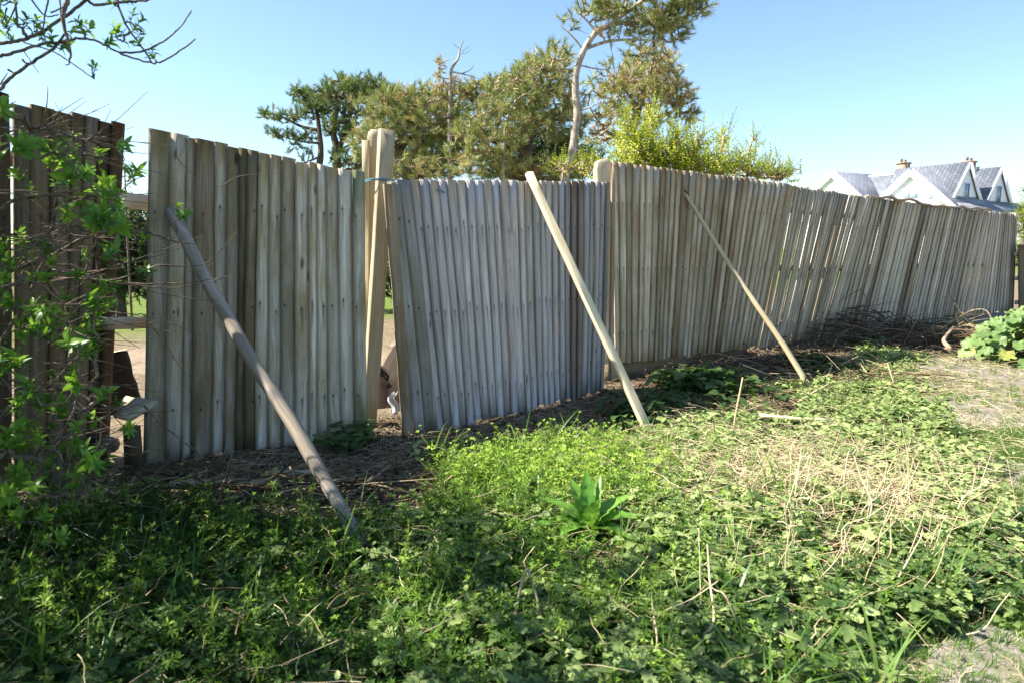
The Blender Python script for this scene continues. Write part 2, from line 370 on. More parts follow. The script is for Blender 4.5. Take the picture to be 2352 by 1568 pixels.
# trodden path as its own sheet
pth = []; ys = np.arange(1.2, 14, .08)
lim0 = np.interp(ys, [-1., 1.0, 1.7, 2.15, 2.75, 4.6, 7.5, 12, 60], [.2, .38, .76, 1.30, 2.2, 3.0, 4.3, 8, 60]) + .05 + .10 * np.sin(7 * ys) + .06 * np.sin(17 * ys)
us = np.linspace(0, 1, 26)
PX = lim0[:, None] + us[None, :] * (1.5 + 0 * ys[:, None]); PY = np.repeat(ys[:, None], 26, 1)
PZ = G(PX, PY) + .012 - .05 * (us[None, :] < .01) - .05 * (us[None, :] > .99)
ii = np.arange(len(ys) * 26).reshape(len(ys), 26)
def pathmat():
    m, t, b = newmat('trodden_dirt'); ge = nd(t, 'ShaderNodeNewGeometry'); pos = ge.outputs['Position']
    n1 = noise(t, pos, 3.5, 5); n2 = noise(t, pos, 35., 5, .7)
    c = ramp(t, n2, [(.25, (.12, .11, .09)), (.5, (.22, .20, .17)), (.8, (.35, .32, .27))])
    c = mix(t, ramp(t, n1, [(.5, 0.), (.66, .55)]), c, (.14, .15, .05))
    t.links.new(c, b.inputs['Base Color']); b.inputs['Roughness'].default_value = .95; b.inputs['Specular IOR Level'].default_value = .1
    bump(t, b, n2, .7, .02); return m
tag(mesh_np('path', np.stack([PX, PY, PZ], -1).reshape(-1, 3), np.stack([ii[:-1, :-1], ii[:-1, 1:], ii[1:, 1:], ii[1:, :-1]], -1).reshape(-1, 4), pathmat(), smooth=True), kind='structure')

# ------------------------------------------------------------------ fence panels
def board(geo, b0, b1, t0, t1, nrm, th_l, th_r, pl, pr, seed, g3, nail_h, seg=8, bow=.006, cup=.002, L0=0.):
    """one feather-edged board; b0,b1 bottom left/right, t0,t1 top left/right; pl,pr = how proud each edge stands"""
    r = np.random.default_rng(seed); V = []; U = []; U2 = []
    w = np.linalg.norm(b1 - b0); Lh = np.linalg.norm(t0 - b0)
    bx = r.normal() * bow; bn = r.normal() * bow; ph = r.uniform(0, 6); side = nz(b1 - b0); cu = r.normal() * cup
    nailx = r.uniform(.25, .7) * w; nail_h = nail_h + r.normal() * .012; wl = r.normal(size=(seg + 1, 2)) * .0012
    for i in range(seg + 1):
        f = i / seg; q = 4 * f * (1 - f); sd_ = side * (bx * q + .002 * math.sin(ph + 5 * f)); no = nrm * bn * q
        a = b0 + (t0 - b0) * f + sd_ + no + side * wl[i, 0]; c = b1 + (t1 - b1) * f + sd_ + no + side * wl[i, 1]
        m1 = a + (c - a) * .33; m2 = a + (c - a) * .67
        row = [a + nrm * pl, m1 + nrm * (pl * .67 + pr * .33 + cu), m2 + nrm * (pl * .33 + pr * .67 + cu), c + nrm * pr,
               c + nrm * (pr - th_r), a + nrm * (pl - th_l)]
        V += row
        for k, uu in enumerate((0, w / 3, 2 * w / 3, w, w + .01, -.012)):
            U.append((uu, f * Lh)); U2.append((uu - nailx if k < 4 else .5, f * Lh - nail_h))
    F = [[i * 6 + k, i * 6 + (k + 1) % 6, (i + 1) * 6 + (k + 1) % 6, (i + 1) * 6 + k] for i in range(seg) for k in range(6)]
    n0 = geo['n']; V = np.array(V); F = np.array(F) + n0
    e = seg * 6
    caps = np.array([[0, 5, 4, 3], [0, 3, 2, 1], [e, e + 1, e + 2, e + 3], [e, e + 3, e + 4, e + 5]]) + n0
    geo['V'].append(V); geo['F'].append(F); geo['F'].append(caps); geo['U'].append(np.array(U)); geo['U2'].append(np.array(U2))
    geo['C'].append(np.tile(np.array(g3), (len(V), 1))); geo['n'] += len(V)
def newgeo(): return dict(V=[], F=[], U=[], U2=[], C=[], n=0)
def buildgeo(g, name, mat, parent):
    return mesh_np(name, np.concatenate(g['V']), np.concatenate(g['F']), mat, parent, uv=np.concatenate(g['U']), uv2=np.concatenate(g['U2']), col=np.concatenate(g['C']))
def corner(xb, yb, xt, yt, lean=0., up=0.):
    """foot on the ground at (xb,yb); top seen at (xt,yt), `lean` metres farther than the foot"""
    b = P(xb, yb, up); return b, Q(xt, yt, b[1] + lean)
def panel(name, label, c0, c1, n, mat, seed, over=.28, jit=.12, gap=0., pl=.022, pr=.006, topj=.006, botj=.012, green=.35, nail_h=.28, bow=.006, cup=.002,
          widths=None, gfun=None, rails=3, rot=0., back=.0, vfun=None, miss=()):
    (b0, t0), (b1, t1) = c0, c1; r = np.random.default_rng(seed)
    root = thing(name, label, 'fence', (b0 + b1) / 2)
    nrm = nz(np.cross(b1 - b0, t0 - b0)); g = newgeo()
    w = np.ones(n) if widths is None else np.array(widths, float)
    w = w * (1 + r.normal(size=n) * jit).clip(.6, 1.6); e = np.concatenate([[0], np.cumsum(w)]); e /= e[-1]
    for i in range(n):
        if i in miss: continue
        u0, u1 = e[i] + gap * (e[i + 1] - e[i]) * r.uniform(0, 1), e[i + 1] + (over if gap == 0 else -gap * r.uniform(-.3, 1)) * (e[i + 1] - e[i])
        if i == n - 1: u1 = min(u1, 1.)
        sk = r.normal() * rot
        bb0 = b0 + (b1 - b0) * u0; bb1 = b0 + (b1 - b0) * u1; tt0 = t0 + (t1 - t0) * (u0 + sk); tt1 = t0 + (t1 - t0) * (u1 + sk)
        dt = nz(tt0 - bb0) * r.normal() * topj; db = nz(tt0 - bb0) * r.normal() * botj
        gg = green * r.uniform(0, 1) ** 2 * 2 if gfun is None else gfun((u0 + u1) / 2, r)
        vv = r.uniform() if vfun is None else vfun((u0 + u1) / 2, r)
        dp = r.normal() * .0015
        if gap == 0: board(g, bb0 + db, bb1 + db, tt0 + dt, tt1 + dt, nrm, .015, .007, pl + dp, pr + dp, seed * 100 + i, (r.uniform(), vv, min(1, gg)), nail_h, bow=bow, cup=cup)
        else: board(g, bb0 + db, bb1 + db, tt0 + dt, tt1 + dt, nrm, .016, .012, pl + dp, pl - .006 + dp, seed * 100 + i, (r.uniform(), vv, min(1, gg)), nail_h, bow=bow, cup=cup)
    buildgeo(g, 'board_panel', mat, root)
    for h in ([.14, .5, .86] if rails == 3 else [.2, .8])[:rails]:
        a = b0 + (t0 - b0) * h - nrm * .035; c = b1 + (t1 - b1) * h - nrm * .035
        V, F = box_vf((a + c) / 2, (c - a) / 2, nz(t0 - b0) * .04, nrm * .022)
        Lr = np.linalg.norm(c - a); U = np.array([[v[2] * .5, np.dot(v - a, nz(c - a))] for v in V])
        U[:, 0] = np.array([-.04, .0, .04, .08] * 2)
        mesh_np('rail', V, F, M_WOOD4 if mat is not M_POST else M_POST, root, uv=U, uv2=np.full((8, 2), .25), col=np.tile([.3, .5, .2], (8, 1)))
    return root, nrm
# far-left dark panel beyond the narrow gap, then the left panel
cA0 = corner(30, 1140, 24, 228, .02); cA1 = corner(246, 1062, 285, 288, .0)
panel('fence', 'dark brown fence panel behind the leafy elder bush, left of the open gap', cA0, cA1, 7, M_WOODA, 11, over=.2, jit=.2, topj=.012, rot=.004, green=.2, bow=.004)
cB0 = corner(-190, 1190, -230, 150, .0); cB1 = corner(27, 1145, 21, 226, .0)
panel('fence', 'fence panel cut by the left edge of the photo behind bush leaves', cB0, cB1, 5, M_WOODA, 12, over=.2, jit=.15, topj=.01)
c10 = corner(328, 1066, 343, 298, .0); c11 = corner(845, 1004, 836, 397, .05)
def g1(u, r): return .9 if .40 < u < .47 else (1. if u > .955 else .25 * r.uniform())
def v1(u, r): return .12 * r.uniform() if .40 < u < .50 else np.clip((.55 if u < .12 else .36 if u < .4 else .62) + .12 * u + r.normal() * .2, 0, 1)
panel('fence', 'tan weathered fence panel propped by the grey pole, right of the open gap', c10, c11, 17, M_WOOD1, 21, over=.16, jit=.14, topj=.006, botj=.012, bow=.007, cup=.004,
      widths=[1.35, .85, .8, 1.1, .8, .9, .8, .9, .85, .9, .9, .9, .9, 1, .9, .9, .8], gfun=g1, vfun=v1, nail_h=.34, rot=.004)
c20 = corner(1000, 992, 938, 413, .10); c21 = corner(1385, 897, 1400, 420, .15)
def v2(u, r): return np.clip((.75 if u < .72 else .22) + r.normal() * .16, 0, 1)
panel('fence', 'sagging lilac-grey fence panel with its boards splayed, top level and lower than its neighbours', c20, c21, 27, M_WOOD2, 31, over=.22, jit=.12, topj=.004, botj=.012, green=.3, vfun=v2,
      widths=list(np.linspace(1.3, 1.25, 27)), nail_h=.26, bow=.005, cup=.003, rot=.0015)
c30 = corner(1412, 838, 1404, 371, .0, .17); c31 = corner(1742, 795, 1818, 425, .10, .09)
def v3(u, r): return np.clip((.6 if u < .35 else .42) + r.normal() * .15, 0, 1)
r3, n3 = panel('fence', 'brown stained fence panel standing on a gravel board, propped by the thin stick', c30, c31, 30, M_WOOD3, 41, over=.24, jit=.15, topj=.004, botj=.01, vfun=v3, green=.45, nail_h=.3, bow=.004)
ga = P(1388, 880); gb = P(1715, 812); hh = .10
V, F = box_vf((ga + gb) / 2 + np.array([0, .03, hh - .02]), (gb - ga) / 2, np.array([-.012, .016, 0]), np.array([0, 0, hh]))
mesh_np('gravel_board', V, F, M_POST, r3, uv=np.array([[0, 0], [.17, 0]] * 2 + [[0, 2.], [.17, 2.]] * 2), uv2=np.full((8, 2), .25), col=np.tile([.6, .15, .3], (8, 1)))
c40 = corner(1741, 801, 1812, 426, .1, .0); c41 = corner(1912, 776, 2005, 455, .1, .0)
panel('fence', 'leaning slatted fence panel with daylight showing between its thin boards', c40, c41, 28, M_WOOD4, 51, gap=.10, jit=.15, topj=.006, botj=.012, pl=.02, rot=.0012, vfun=lambda u, r: np.clip(.45 + r.normal() * .2, 0, 1), green=.4)
c50 = corner(1908, 777, 1990, 454, .1, .0); c51 = corner(2218, 728, 2268, 485, .15, .0)
r5, n5 = panel('fence', 'long grey fence panel with a rough capping strip, below the white gabled house', c50, c51, 36, M_WOOD4, 61, over=.22, jit=.22, topj=.003, botj=.01, rot=.0008, vfun=lambda u, r: np.clip(.55 + r.normal() * .25, 0, 1), green=.3)
c60 = corner(2213, 729, 2264, 486, .15, .0); c61 = corner(2323, 712, 2331, 491, .1, .0)
panel('fence', 'last far fence panel at the right ending before the gap', c60, c61, 13, M_WOOD4, 71, over=.22, jit=.2, topj=.004, vfun=lambda u, r: np.clip(.6 + r.normal() * .2, 0, 1), green=.2)
c70 = corner(2338, 716, 2336, 562, .0, .0); c71 = corner(2470, 706, 2470, 568, .0, .0)
panel('fence', 'low dark fence panel cut by the right edge of the photo', c70, c71, 10, M_WOODA, 81, over=.2)
# capping strip on the long panel
g = Geo(); a, b = c50[1], c51[1]
pts = [a + (b - a) * t + np.array([0, -.02, .012 + .018 * math.sin(9 * t) + .01 * rng.normal()]) for t in np.linspace(.0, 1.03, 22)]
add_tube(g, smooth_path(pts, 2), .022, .018, 6, rough=.12); g.build('capping_strip', M_TWIG, r5)

# ------------------------------------------------------------------ posts and loose boards
def timber(name, label, cat, bot, top, wx, wy, mat, parent_cls=None, rnd_top=False, roll=0., tint=(.5, .6, .2), seg=8, warp=.006, taper=1., bev=.003, group=None, kindname='post', extra=None):
    """a sawn timber with slightly warped faces; as one mesh, top level"""
    bot = np.asarray(bot, float); top = np.asarray(top, float); ax = nz(top - bot)
    vx = np.array([math.cos(roll), math.sin(roll), 0]); vx = nz(vx - ax * vx.dot(ax)); vy = np.cross(ax, vx)
    L = np.linalg.norm(top - bot); V = []; U = []; r = np.random.default_rng(int(abs(bot[0] * 1000)) + 5)
    ph = r.uniform(0, 6, 2); prof = [(-1, -1), (-.93, -1), (.93, -1), (1, -1), (1, 1), (.93, 1), (-.93, 1), (-1, 1)]
    prof = [(-1, -.96), (-.96, -1), (.96, -1), (1, -.96), (1, .96), (.96, 1), (-.96, 1), (-1, .96)]
    us = [-.01, 0, wx * 2, wx * 2 + .01, wx * 2 + .01 + 2 * wy, wx * 2 + .03 + 2 * wy, wx * 4 + .03 + 2 * wy, wx * 4 + .04 + 2 * wy]
    fs = list(np.linspace(0, 1, seg + 1))
    if rnd_top: fs = list(np.linspace(0, 1 - wx * 1.2 / L, seg + 1)) + [1 - wx * .45 / L, 1 - wx * .12 / L, 1.]
    for i, f in enumerate(fs):
        c = bot + (top - bot) * f + vx * warp * math.sin(ph[0] + 3 * f) + vy * warp * math.sin(ph[1] + 2.4 * f)
        k = 1 + (taper - 1) * f
        kx = k if not rnd_top or i <= seg else k * [.86, .6, .25][i - seg - 1]
        for (px_, py_), u in zip(prof, us):
            V.append(c + vx * px_ * wx * kx + vy * py_ * wy * k + (vx * r.normal() + vy * r.normal()) * .0008); U.append((u, f * L))
    m = len(fs)
    F = [[i * 8 + k, i * 8 + (k + 1) % 8, (i + 1) * 8 + (k + 1) % 8, (i + 1) * 8 + k] for i in range(m - 1) for k in range(8)]
    e = (m - 1) * 8; F += [[7, 6, 1, 0], [6, 5, 2, 1], [5, 4, 3, 2], [e, e + 1, e + 6, e + 7], [e + 1, e + 2, e + 5, e + 6], [e + 2, e + 3, e + 4, e + 5]]
    o = mesh_np(name, V, np.array(F), mat, uv=U, uv2=np.full((len(V), 2), .25), col=np.tile(tint, (len(V), 1)))
    return tag(o, label, cat, group)
Yp = P(858, 985)[1]
FA = math.atan2(.62, .78)
timber('fence_post', 'tall round-topped post standing behind the front timber, tied with blue twine', 'post', Q(846, 1000, Yp + .12), Q(859, 300, Yp + .14), .052, .05, M_POST, roll=.2, rnd_top=True, tint=(.2, .75, .5))
timber('fence_post', 'split front timber tied to the tall post with blue twine, tapering to its foot', 'post', Q(846, 992, Yp - .03), Q(886, 299, Yp - .01), .052, .032, M_POST, roll=.55, taper=1.0, tint=(.7, .45, .15), warp=.008)
timber('loose_board', 'short pale board upright left of the tall post, behind the tan panel', 'board', Q(846, 900, Yp + .1), Q(839, 323, Yp + .06), .026, .012, M_PALE, roll=-.3, tint=(.3, .5, .1))
timber('fence_post', 'round-topped pale post between the sagging grey panel and brown stained panel', 'post', P(1400, 880) + np.array([.02, .12, 0]), Q(1385, 367, P(1400, 880)[1] + .1), .075, .06, M_POST, roll=FA * .3, rnd_top=True, tint=(.55, .7, .3))
timber('loose_board', 'narrow rusty brown upright board at left edge of the brown stained panel', 'board', P(1402, 872, .1) , Q(1408, 374, P(1402, 872, .1)[1] - .01), .018, .012, M_WOOD3, roll=.6, tint=(.3, .3, .1))
timber('fence_post', 'dark square post at the right end of the far fence', 'post', P(2326, 714) + np.array([.02, .12, 0]), Q(2330, 489, P(2326, 714)[1] + .12), .05, .05, M_WOOD4, roll=FA, tint=(.4, .3, .1))
# three boards that have come away at the left of the sagging panel
for (xb, yb, xt, yt, w2, tn, lb, ln) in (
    (936, 1000, 893, 424, .040, (.2, .15, .35), 'loose brown board leaning nearest the tall post, its foot in the open gap', .06),
    (962, 997, 903, 418, .042, (.6, .35, .9), 'loose grey board with green mould, middle one of three leaning boards', .07),
    (988, 994, 925, 414, .044, (.8, .25, .8), 'loose greenish board leaning against the edge of the sagging panel', .08)):
    bb, tt = corner(xb, yb, xt, yt, ln)
    g = newgeo(); sd2 = nz(np.array([.93, .36, 0])); nr = nz(np.cross(sd2, tt - bb))
    board(g, bb - sd2 * w2, bb + sd2 * w2, tt - sd2 * w2, tt + sd2 * w2, nr, .02, .012, .022, .012, int(xb), tn, .3, seg=10, bow=.004)
    o = buildgeo(g, 'loose_board', M_WOOD2 if xb > 940 else M_WOOD3, None); tag(o, lb, 'board')
# rails bridging the open gap on the left
def beam(name, label, cat, a, c, hz, hy, mat, tint=(.4, .4, .2), sag=0.):
    a = np.asarray(a, float); c = np.asarray(c, float); d = nz(c - a); n = 6; up = np.array([0, 0, 1.]); sdv = np.cross(d, up); V = []; U = []; L = np.linalg.norm(c - a)
    r = np.random.default_rng(int(abs(a[0] * 997)))
    for i in range(n + 1):
        f = i / n; p = a + (c - a) * f + up * (-sag * 4 * f * (1 - f) + r.normal() * .002)
        for (k, q), u in zip(((-1, -1), (1, -1), (1, 1), (-1, 1)), (0, hz * 2, hz * 2 + hy * 2, hz * 4 + hy * 2)):
            V.append(p + up * k * hz * (1 + .05 * r.normal()) + sdv * q * hy); U.append((u, f * L))
    F = [[i * 4 + k, (i + 1) * 4 + k, (i + 1) * 4 + (k + 1) % 4, i * 4 + (k + 1) % 4] for i in range(n) for k in range(4)] + [[0, 1, 2, 3], [n * 4 + 3, n * 4 + 2, n * 4 + 1, n * 4]]
    return tag(mesh_np(name, V, np.array(F), mat, uv=U, uv2=np.full((len(V), 2), .25), col=np.tile(tint, (len(V), 1))), label, cat)
Yg = P(300, 1064)[1]
beam('fence_rail', 'upper brown rail bridging the open gap between the left panels', 'rail', Q(255, 456, Yg - .12), Q(352, 468, Yg + .14), .045, .03, M_WOOD3, (.5, .7, .1))
beam('fence_rail', 'lower rail bridging the open gap, above the bare soil', 'rail', Q(235, 742, Yg - .15), Q(345, 742, Yg + .16), .036, .035, M_WOOD3, (.8, .35, .1))
# broken board ends in the left gap
ba = P(262, 1000); Yb = Yg - .12
def slab(name, label, pts, th, mat, tint, cat='board'):
    """flat board piece from four corners with thickness"""
    p = [np.asarray(q, float) for q in pts]; n = nz(np.cross(p[1] - p[0], p[3] - p[0])); V = np.array(p + [q - n * th for q in p])
    F = [[0, 1, 2, 3], [7, 6, 5, 4], [0, 4, 5, 1], [1, 5, 6, 2], [2, 6, 7, 3], [3, 7, 4, 0]]
    w = np.linalg.norm(p[1] - p[0]); l = np.linalg.norm(p[3] - p[0])
    U = np.array([[0, 0], [w, 0], [w, l], [0, l]] * 2)
    if w > l: U = U[:, ::-1]
    return tag(mesh_np(name, V, np.array(F), mat, uv=U, uv2=np.full((8, 2), .25), col=np.tile(tint, (8, 1))), label, cat)
slab('broken_board', 'broken board end lying tilted across the foot of the open gap', [Q(262, 958, Yb - .12), Q(318, 916, Yb + .02), Q(366, 926, Yb + .0), Q(300, 968, Yb - .2)], .02, M_WOOD1, (.4, .5, .2))
slab('broken_board', 'jagged board stub catching sunlight behind the tilted broken board', [Q(268, 952, Yb + .1), Q(322, 915, Yb + .2), Q(290, 908, Yb + .25), Q(268, 925, Yb + .15)], .018, M_PALE, (.6, .5, .1))
slab('broken_board', 'short dark board standing at the foot of the open gap', [Q(285, 1068, Yg - .2), Q(330, 1068, Yg - .16), Q(322, 975, Yg - .1), Q(282, 975, Yg - .14)], .02, M_WOODA, (.2, .3, .2))
# log in the pit, seen end on, and the stump behind the gap
g = Geo(); add_tube(g, [Q(243, 1022, Yg - .25), Q(255, 1020, Yg + .15)], .055, .055, 10, rough=.03)
tag(g.build('cut_log', M_BARKD), 'sawn log end lying low in the shade of the open gap', 'log')
g = Geo(); sb = Q(265, 925, 5.6); sb[2] = -.05
root = thing('tree_stump', 'tree stump with a pale sawn top, coloured for the dark hole behind the open gap', 'stump', sb)
hh = Q(265, 812, 5.6)[2]
pts = [sb, sb + [.01, 0, (hh - sb[2]) * .5], np.array([sb[0] - .02, sb[1], hh])]
V, F, T, U = tube(smooth_path(pts, 4), .19, .14, 12, .05); g.add(V, F, .5); g.F.setdefault(3, []).append(T[:12]); g.build('trunk', tintmat('hole_dark_bark', [(0., (.006, .005, .004)), (1., (.025, .018, .013))]), root)  # the dark hole here is put into the near-black trunk colour
th = np.linspace(0, 2 * math.pi, 13)[:-1]; V = np.array([[sb[0] - .02 + .142 * math.cos(a), sb[1] + .142 * math.sin(a), hh + .006 + .03 * math.cos(a)] for a in th] + [[sb[0] - .02, sb[1], hh + .006]])
mesh_np('sawn_top', V, np.array([[12, k, (k + 1) % 12] for k in range(12)]), M_PALE, root, uv=V[:, :2] * 1., uv2=np.full((13, 2), .25), col=np.tile([.5, .6, 0], (13, 1)))

# ------------------------------------------------------------------ props
f1 = P(843, 1292, -.03); t1_ = Q(398, 498, Q(380, 480, 1)[1] * (c10[0][1] + .0)); 
t1_ = Q(396, 488, c10[0][1] - .02)
g = Geo(); pts = [f1 + (t1_ - f1) * t + np.array([.016 * math.sin(5 * t + 1) + .004 * math.sin(23 * t), 0, .014 * math.sin(7 * t)]) for t in np.linspace(0, 1, 22)]
V, F, T, U = tube(pts, .033, .037, 9, .05)
root = tag(mesh_np('fence_prop', V, [F, T], M_GREYP, uv=U, uv2=np.full((len(V), 2), .25), col=np.tile([.35, .55, .1], (len(V), 1)), smooth=True), 'thick weathered grey pole propping the tan fence panel, nearest the camera', 'prop')
f2 = P(1497, 1012, -.03); t2_ = Q(1217, 397, c20[1][1] + (c21[1][1] - c20[1][1]) * .56 - .05)
timber('fence_prop', 'pale square sawn timber propping the sagging grey panel', 'prop', f2, t2_, .030, .020, M_PALE, roll=.5, tint=(.5, .8, .05), seg=14, warp=.006)
f3 = P(1870, 908, -.03); t3_ = Q(1570, 440, (c30[1][1] + (c31[1][1] - c30[1][1]) * .42) - .09)
g = Geo(); pts = [f3 + (t3_ - f3) * t + np.array([.012 * math.sin(6 * t), 0, .01 * math.sin(9 * t)]) for t in np.linspace(0, 1, 22)]
V, F, T, U = tube(pts, .030, .019, 8, .04)
tag(mesh_np('fence_prop', V, [F, T], M_PALE, uv=U, uv2=np.full((len(V), 2), .25), col=np.tile([.15, .35, .1], (len(V), 1)), smooth=True), 'thin round stick propping the brown stained panel', 'prop')
# stub of branch the stick hooks on
g = Geo(); add_tube(g, smooth_path([t3_ + [-.06, -.01, .03], t3_ + [.0, -.02, .01], t3_ + [.05, -.01, -.06], t3_ + [.04, .03, -.12]], 4), .016, .010, 6, rough=.08)
tag(g.build('branch_stub', M_TWIGD), 'dark knot of branch at the top of the thin stick prop', 'branch')
# blue twine
def ring(cx, cy, Yc, rx, ry, tilt, name, label):
    c = Q(cx, cy, Yc); g = Geo(); pts = []
    for a in np.linspace(0, 2 * math.pi, 25): pts.append(c + np.array([rx * math.cos(a), ry * math.sin(a), tilt * math.cos(a) + .004 * math.sin(3 * a)]))
    add_tube(g, pts, .0045, .0045, 5, cap=False); add_tube(g, [p + np.array([0, -.001, .010]) for p in pts], .004, .004, 5, cap=False)
    add_tube(g, smooth_path([pts[14], pts[14] + [-.05, -.02, -.03], pts[14] + [-.02, -.03, -.09]], 4), .0035, .003, 4)
    tag(g.build(name, M_TWINE, smooth=True), label, 'twine')
ring(870, 419, Yp + .05, .112, .125, .006, 'blue_twine', 'blue twine tied round the tall post and the front timber')
c = c20[1] + (c21[1] - c20[1]) * .135; cc = Q(1008, 438, c[1] - .045); g = Geo()
add_tube(g, smooth_path([cc + [-.035, .03, -.012], cc + [-.03, -.005, 0], cc + [0, -.012, .002], cc + [.03, -.003, -.004], cc + [.036, .03, -.014]], 4), .0045, .0045, 5)
tag(g.build('blue_twine', M_TWINE, smooth=True), 'scrap of blue twine on the top of the sagging grey panel', 'twine')
# rag in the narrow gap
g = Geo(); rc = Q(905, 925, P(905, 985)[1] + .25); n = 9; V = []
for i in range(n):
    for j in range(n):
        u, v = i / (n - 1), j / (n - 1)
        V.append(rc + np.array([(u - .5) * .10 * (1 - .6 * v) + .02 * math.sin(7 * v), .02 * math.sin(9 * u + 4 * v) + rng.normal() * .004, (v - .5) * .16 + .015 * math.sin(8 * u)]))
F = [[i * n + j, i * n + j + 1, (i + 1) * n + j + 1, (i + 1) * n + j] for i in range(n - 1) for j in range(n - 1)]
o = mesh_np('plastic_scrap', V, np.array(F), M_RAG, smooth=True); o.modifiers.new('s', 'SOLIDIFY').thickness = .003
tag(o, 'crumpled white plastic scrap in the narrow gap beside the tall post', 'plastic scrap')
# soil heap behind the narrow gap
def heap(name, label, c, rx, ry, h, mat, kind=None, seed=3, n=26, nscale=1., cat='soil heap', tl=.5):
    r = np.random.default_rng(seed); V = []; 
    for i in range(n):
        for j in range(n):
            u, v = (i / (n - 1) - .5) * 2, (j / (n - 1) - .5) * 2; q = max(0, 1 - (u * u + v * v)); x, y = c[0] + u * rx, c[1] + v * ry
            V.append([x, y, float(G(x, y)) - .03 + h * q ** .8 * (1 + .25 * math.sin(7 * u + 3 * v)) + r.normal() * .018 * nscale * (q > 0)])
    F = [[i * n + j, (i + 1) * n + j, (i + 1) * n + j + 1, i * n + j + 1] for i in range(n - 1) for j in range(n - 1)]
    o = mesh_np(name, V, np.array(F), mat, col=np.full(n * n, tl), smooth=True)
    return tag(o, label, cat, kind=kind)
M_SOIL = tintmat('dug_soil', [(0., (.09, .065, .045)), (.5, (.22, .17, .12)), (1., (.36, .29, .21))], nscale=18.)
hc = P(893, 880); heap('soil_heap', 'pale dug soil heap behind the narrow gap beside the tall post', hc + np.array([.1, .9, 0]), .8, .7, .38, M_SOIL)
heap('soil_heap', 'dark mound standing in for a dark hole in the narrow gap beside the tall post', P(893, 935) + np.array([.0, .25, 0]), .42, .3, .46, tintmat('hole_dark_mound', [(0., (.012, .009, .007)), (1., (.05, .035, .025))]), seed=8)  # near-black mound added for the dark hole, its darkness put into the colour
o_ = P(300, 860); heap('soil_heap', 'low heap of bare soil behind the open gap on the left', o_ + np.array([.3, 1.2, 0]), 1.4, 1.2, .16, M_SOIL, seed=4)
M_DARKSOIL = tintmat('dark_soil', [(0., (.02, .014, .01)), (1., (.09, .06, .04))])

# ------------------------------------------------------------------ sticks, planks and branches on the ground
def stick(name, label, cat, pts, r0, r1, mat, c=.5, n=6, rough=.05, group=None, kind=None, sm=5):
    g = Geo(); add_tube(g, smooth_path(pts, sm), r0, r1, n, c=c, rough=rough)
    return tag(g.build(name, mat, smooth=True), label, cat, group, kind)
a, b = P(1745, 953, .11), P(1900, 963, .10)
beam('wooden_plank', 'pale straight stick of timber lying on the sunlit ground below the thin stick prop', 'plank', a, b, .012, .018, M_PALE, (.3, .8, 0), sag=.01)
a, b = P(385, 1112, .03), P(640, 1104, .03)
beam('wooden_plank', 'grey plank lying in the shade at the foot of the tan panel', 'plank', a, b, .012, .04, M_POST, (.3, .35, .3))
a, b = P(590, 1088, .04), P(735, 1082, .04)
beam('wooden_plank', 'short grey plank lying behind the grey pole prop', 'plank', a, b, .01, .03, M_POST, (.5, .45, .1))
a, b = P(290, 1086, .03), P(520, 1068, .03)
beam('wooden_plank', 'dark low plank along the base of the tan panel', 'plank', a, b, .03, .02, M_WOODA, (.5, .25, .3))
stick('fallen_stick', 'brown stick lying on mulch right of the square timber prop', 'stick', [P(1490, 902, .04), P(1530, 912, .05), P(1598, 933, .03)], .014, .009, M_TWIG)
stick('fallen_stick', 'short brown stick in the mulch right of the grey pole prop', 'stick', [P(843, 1110, .02), P(868, 1090, .06), P(893, 1070, .03)], .010, .006, M_TWIG)
stick('bent_stalk', 'long dry stalk folded double like a hairpin in the near nettles', 'stalk', [P(1172, 1500, .0), Q(1185, 1400, 2.30), Q(1203, 1320, 2.40), Q(1212, 1308, 2.42), Q(1222, 1335, 2.40), Q(1236, 1400, 2.3), P(1214, 1500, .0)], .0055, .0045, M_STALK, .55, sm=6)
stick('dry_stalk', 'tall single dry stalk standing just right of the square timber prop foot', 'stalk', [P(1682, 1005), Q(1692, 940, P(1682, 1005)[1]), Q(1706, 866, P(1682, 1005)[1] + .05)], .009, .006, M_STALK, .55)
stick('bent_stalk', 'thin dark stalk arching over the shaded weeds by the grey pole foot', 'stalk', [P(355, 1150, .02), Q(385, 1143, 3.6), Q(405, 1160, 3.5), P(408, 1200, .0)], .007, .005, M_STALK, .5)
stick('dry_stalk', 'long curved pale stalk in the foreground nettles, right of the hairpin stalk', 'stalk', [P(1590, 1510, .0), Q(1618, 1460, 2.1), Q(1640, 1420, 2.15), Q(1630, 1330, 2.3), Q(1625, 1250, 2.45)], .006, .003, M_STALK, .75)
stick('bent_stalk', 'reddish curved stalk bending down beside the dock plant', 'stalk', [P(1422, 1258, .0), Q(1430, 1215, 3.2), Q(1460, 1175, 3.3), Q(1530, 1125, 3.5)], .005, .003, M_TWIG, .5)
stick('dead_branch', 'thick pale dead branch sticking out of the brush pile, left of the mallow', 'branch', [P(2195, 822, .0), Q(2180, 798, 8.4), Q(2168, 780, 8.6), Q(2190, 752, 8.9)], .035, .02, M_TWIG, n=8)
stick('dead_branch', 'forked pale branch lying low by the brush pile', 'branch', [P(2120, 795, .05), P(2170, 800, .1), P(2215, 812, .05)], .02, .012, M_TWIG)
stick('dead_branch', 'tall spindly dead stem rising before the far fence', 'branch', [P(2208, 775, .0), Q(2206, 740, 9.4), Q(2196, 700, 9.5), Q(2180, 678, 9.5), Q(2165, 685, 9.5)], .014, .006, M_TWIG)
stick('dead_branch', 'arched pale cane over the top of the mallow', 'branch', [Q(2190, 745, 9.3), Q(2225, 716, 9.2), Q(2262, 712, 9.1), Q(2280, 735, 9.0)], .010, .006, M_TWIG)
